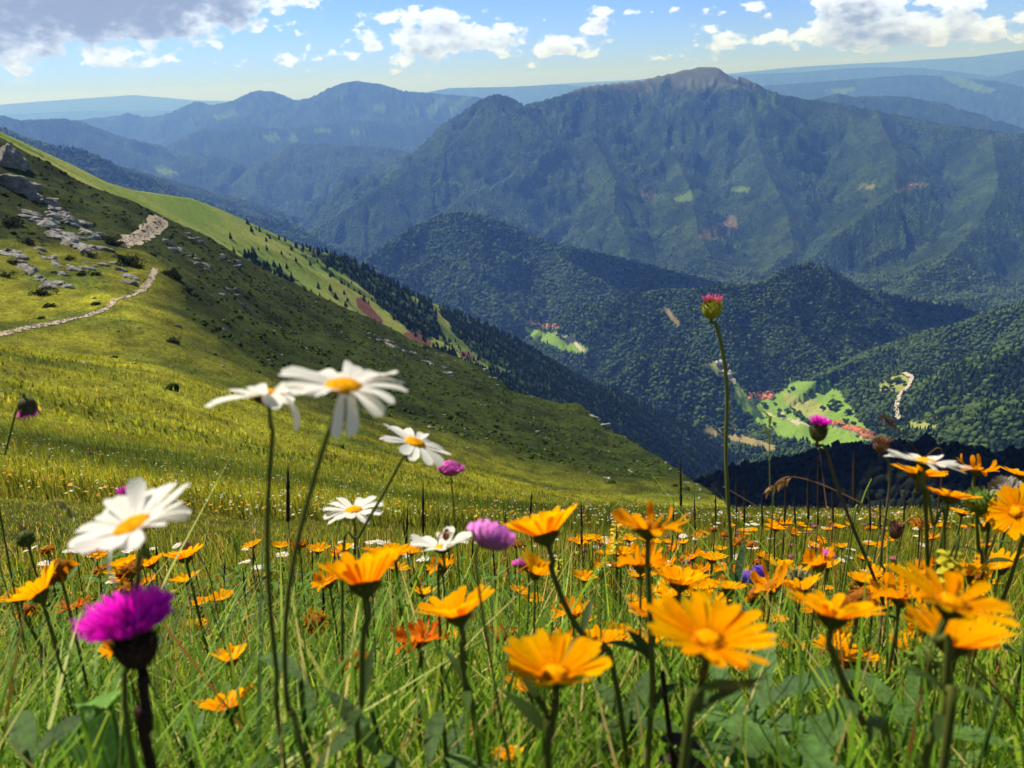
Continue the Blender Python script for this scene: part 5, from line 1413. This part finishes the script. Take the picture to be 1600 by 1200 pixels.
leafy('leafy shoot left of the lone low orange flower', 285, 1150, .60, 8, .09, .018, (.08, .15, .03), 11)
leafy('leafy shoot between the largest and second largest orange flowers', 985, 1110, .60, 9, .08, .022, BL, 12)
leafy('slim leaf pair on the tall knapweed beside the bellflowers', 1150, 915, 1.0, 5, .085, .020, (.08, .15, .05), 13, spread=.3, bend=.2)
leafy('leafy stem at the right edge under the stacked flowers', 1600, 1000, .75, 9, .09, .018, BL, 14)

# ---- grass
def blades(name, n, r0, r1, wr, hr, seg, vlim, label, azm=42, sd=0, lean=.35, terr=False, cmul=1.0, pw=.5):
    rs = np.random.default_rng(sd); az = np.radians(rs.uniform(-azm, azm, n))
    t = rs.uniform(size=n); r = (r0**(2*pw)+(r1**(2*pw)-r0**(2*pw))*t)**(1/(2*pw)) if pw else r0*(r1/r0)**t
    x, y = r*np.sin(az), r*np.cos(az); z = hz(x, y)
    cl = fbm(x*3.1/max(r0, .6), y*3.1/max(r0, .6), 3)
    h = rs.uniform(*hr, n)*(1+.5*cl); w = rs.uniform(*wr, n)
    if vlim is not None:
        u_, _ = project(x, y, z); vl = rs.uniform(vlim[0], vlim[1], n)
        _, te = pix_azel(np.clip(u_, -200, 1800), vl); h = np.minimum(h, np.maximum(te*r-z, .04))
    if terr:
        g = near_ix(RUN, x, y); keep = ((z+h)/r > g-.002) & (near_ix(GL, x, y) == 100)
        x, y, z, r, h, w, cl = [q[keep] for q in (x, y, z, r, h, w, cl)]; n = len(x)
    ld = rs.uniform(0, 2*math.pi, n); lm = np.abs(rs.normal(size=n))*lean+.05; wd = ld+math.pi/2+rs.normal(size=n)*.5
    V = np.zeros((n, 2*seg+1, 3))
    for i in range(seg+1):
        s = i/seg; bx = np.cos(ld)*h*lm*s**2; by = np.sin(ld)*h*lm*s**2; bz = h*(s-.28*lm*s**2)
        ww = w*.5*(1-s)**.6*(.75+.25*min(1, s*4))
        if i < seg:
            V[:, 2*i] = np.stack([x+bx-np.cos(wd)*ww, y+by-np.sin(wd)*ww, z+bz-.01], -1); V[:, 2*i+1] = np.stack([x+bx+np.cos(wd)*ww, y+by+np.sin(wd)*ww, z+bz-.01], -1)
        else: V[:, 2*seg] = np.stack([x+bx, y+by, z+bz-.01], -1)
    base = np.arange(n)[:, None, None]*(2*seg+1)
    tri = []
    for i in range(seg-1): tri += [(2*i, 2*i+1, 2*i+3), (2*i, 2*i+3, 2*i+2)]
    tri.append((2*seg-2, 2*seg-1, 2*seg)); F = (np.array(tri)[None]+base).reshape(-1, 3)
    if terr:
        gc = near_ix(GC, x, y); c = gc*rs.uniform(.65, 1.55, (n, 1))*np.array((1.05, 1.05, 1.0)); st = rs.uniform(size=n) < .06; c[st] = gc[st]*np.array((2.2, 1.7, 1.9))
    else:
        pal = np.array([(.085, .18, .012), (.15, .27, .018), (.25, .34, .026), (.035, .085, .010), (.46, .37, .13), (.27, .11, .03), (.33, .36, .10)])
        k = rs.choice(7, n, p=[.27, .26, .20, .14, .07, .015, .045]); c = pal[k]*rs.uniform(.75, 1.3, (n, 1))*cmul
    C = np.concatenate([np.repeat(c, 2*seg+1, 0), np.ones((n*(2*seg+1), 1))], 1)
    o = make_mesh(name, V.reshape(-1, 3), F, [M_GRASS], smooth=False, cols=C); tag(o, label, 'grass', None, 'stuff')
blades('meadow_grass', 17000, .32, 1.0, (.0025, .0088), (.24, .50), 6, (950, 1180), 'lush green grass blades in the foreground', sd=1, azm=72, cmul=1.3, lean=.6)
blades('meadow_grass', 44000, .9, 2.3, (.0024, .0070), (.18, .42), 5, (915, 1050), 'green grass a step behind the foreground flowers', sd=2, azm=64, lean=.55, cmul=np.array((1.5, 1.2, 1.0)))
blades('meadow_grass', 80000, 2.1, 6.5, (.003, .0065), (.14, .36), 4, (812, 900), 'meadow grass of the middle distance', sd=3, azm=55, cmul=np.array((1.5, 1.0, .9)))
blades('meadow_grass', 74000, 6, 26, (.008, .018), (.08, .24), 3, None, 'grass of the slope beyond the flowers', sd=4, terr=True, pw=.35, azm=50)
blades('hillside_grass', 130000, 24, 245, (.05, .13), (.10, .34), 2, None, 'rough grass and heath covering the hillside', sd=5, terr=True, pw=.5)

# low leaves between the blades
def lowleaves(n, r0, r1, L, w, sd):
    rs = np.random.default_rng(sd); A = Acc()
    az = np.radians(rs.uniform(-44, 44, n)); r = np.sqrt(rs.uniform(r0*r0, r1*r1, n)); x, y = r*np.sin(az), r*np.cos(az); z = hz(x, y)
    for i in range(n):
        a = rs.uniform(0, 6.28); leaf(A, (x[i], y[i], z[i]+rs.uniform(0, .20)), (math.cos(a), math.sin(a), rs.uniform(.2, 1.4)), (0, 0, 1), L*rs.uniform(.5, 1.3), w*rs.uniform(.6, 1.4), np.array((.085, .19, .028))*rs.uniform(.5, 1.6)*np.array((rs.uniform(.8, 1.4), 1, 1)), bend=rs.uniform(.2, 1.6), seg=5)
    o = A.build('undergrowth', M_GRASS); tag(o, 'leafy undergrowth between the grass blades', 'plants', None, 'stuff')
lowleaves(3200, .4, 2.2, .055, .011, 5)
lowleaves(1100, .5, 1.5, .085, .019, 6)

# ---- smaller flowers further into the meadow, one thing each
def proto_small(kind, i):
    rs = np.random.default_rng(900+i); root = empty({'ox': OX, 'daisy': DY, 'scab': 'pink_clover', 'yel': 'yellow_rattle'}[kind])
    hgt_ = .30; A = Acc(); V, F = tube(smooth_path([(0, 0, hgt_-.005), (rs.normal()*.01, rs.normal()*.01, hgt_*.5), (0, 0, -.02)], 8), .0013, 5); A.add(V, F, STEMC); A.build('stem', M_GREEN, root)
    M = np.eye(4); N = Vector((rs.normal()*.18, .30+rs.normal()*.12, 1)).normalized(); M[:3, :3] = frame(N); M[:3, 3] = (0, 0, hgt_)
    if kind == 'ox': head_ox(root, M, rs, n=18, cup=rs.uniform(.25, .6), size=.046, state=('fresh', 'fresh', 'fresh', 'curl', 'wilt')[i % 5])
    elif kind == 'daisy': head_daisy(root, M, rs, n=13, size=.036)
    elif kind == 'scab': head_scabious(root, M, rs, size=.026, col=(.50, .16, .22), n=50)
    else: head_scabious(root, M, rs, size=.026, col=(.60, .48, .06), n=50)
    return root
def small(kind, n, r0, r1, dens, label, group, sd, hr=(.24, .40)):
    rs = np.random.default_rng(sd); pr = [proto_small(kind, i) for i in range(5 if kind == 'ox' else 3)]; k = 0; tries = 0
    while k < n and tries < 60000:
        tries += 1
        az = R(rs.uniform(-37, 37)); r = math.exp(rs.uniform(math.log(r0), math.log(r1))); x, y = r*math.sin(az), r*math.cos(az); z = float(hz(x, y)); h = rs.uniform(*hr)
        u, v = project(np.array([x]), np.array([y]), np.array([z+h])); u, v = float(u[0]), float(v[0])
        vl = 816 if u > 1100 else 836+.02*(1100-u)
        if v < vl:
            te = float(pix_azel(u, vl+rs.uniform(0, 14))[1]); h = te*r-z
            if h < .08: continue
        if not (-20 < u < 1620) or v > 1060 or rs.uniform() > dens(u, v): continue
        t = pr[k] if k < len(pr) else copy_tree(pr[int(rs.integers(len(pr)))])
        s = h/.30; q = rs.uniform(.85, 1.3); t.location = (x, y, z); t.scale = (q, q, s); t.rotation_euler = (0, 0, rs.normal()*.7); tag(t, label, 'flower', group); k += 1
    print(kind, k, tries)
small('ox', 190, 1.0, 5.0, lambda u, v: (.14+.86*(u > 900))*(1 if v < 960 else .45), 'small orange flower of the meadow behind the large front flowers', 'small orange meadow flowers', 21)
small('ox', 56, .62, 1.3, lambda u, v: (.7+.3*(u > 820)) if 880 < v < 1060 else 0, 'mid-sized orange flower standing in the grass among the large front flowers', 'mid-sized orange flowers near the front', 25, (.34, .50))
small('daisy', 100, 1.9, 5.5, lambda u, v: .9*(1 if v < 950 else .1)*(.6+.4*(u < 1150)), 'small white daisy of the meadow behind the large front flowers', 'small white meadow daisies', 22, (.16, .30))
small('scab', 40, 1.8, 5.5, lambda u, v: 1 if v < 960 else 0, 'small dusty pink clover head in the meadow behind the front flowers', 'small pink meadow flowers', 23, (.16, .30))
small('yel', 26, 1.7, 5.0, lambda u, v: 1 if v < 960 else 0, 'small pale yellow blossom in the meadow behind the front flowers', 'small yellow meadow flowers', 24, (.16, .28))

def specks(name, n, r0, r1, col, size, sd, label, dens=None):
    rs = np.random.default_rng(sd); az = np.radians(rs.uniform(-40, 40, n)); r = np.exp(rs.uniform(math.log(r0), math.log(r1), n)); x, y = r*np.sin(az), r*np.cos(az)
    g = fbm(x/3.5+sd, y/3.5, 3)+fbm(x/.9, y/.9+sd, 2)*.5; u, v = project(x, y, hz(x, y)); keep = (g > rs.uniform(-.5, .35, n)) & (near_ix(GL, x, y) == 100) & (near_ix(GC[..., 0], x, y) > (.075 if r0 > 3 else 0))
    x, y, r = x[keep], y[keep], r[keep]; n = len(x); a = np.arange(8)*math.pi/4; tv = np.array([(math.cos(q)*(1 if i % 2 else .6), math.sin(q)*(1 if i % 2 else .6), .1) for i, q in enumerate(a)]+[(0, 0, 0)])
    tf = np.array([(i, (i+1) % 8, 8) for i in range(8)]); s = size*rs.uniform(.6, 1.3, n)*(1+r/70)
    pos = np.stack([x, y, hz(x, y)+.10+.08*rs.uniform(size=n)+r*.001], -1)
    V = np.broadcast_to(tv[None], (n,)+tv.shape)*s[:, None, None]; tx, ty = rs.normal(size=n)*.3, -.1+rs.normal(size=n)*.3
    V = V.copy(); V[..., 2] += V[..., 0]*tx[:, None]+V[..., 1]*ty[:, None]; V = V+pos[:, None, :]
    C = np.concatenate([np.repeat(np.array(col)*rs.uniform(.7, 1.1, (n, 1)), 9, 0), np.ones((n*9, 1))], 1)
    o = make_mesh(name, V.reshape(-1, 3), (tf[None]+np.arange(n)[:, None, None]*9).reshape(-1, 3), [M_PETW], cols=C); tag(o, label, 'flowers', None, 'stuff')
specks('meadow_flowers', 4200, 3.2, 45, (.66, .66, .58), .013, 31, 'countless tiny white blossoms dotting the meadow slope')
specks('meadow_flowers', 2600, 3.6, 80, (.80, .36, .02), .017, 32, 'countless tiny orange blossoms dotting the meadow slope')
specks('meadow_flowers', 900, 4.5, 25, (.50, .20, .22), .012, 33, 'countless tiny pink blossoms dotting the meadow slope')
specks('meadow_flowers', 2000, 4, 60, (.55, .55, .10), .014, 34, 'countless tiny yellow blossoms dotting the meadow slope')
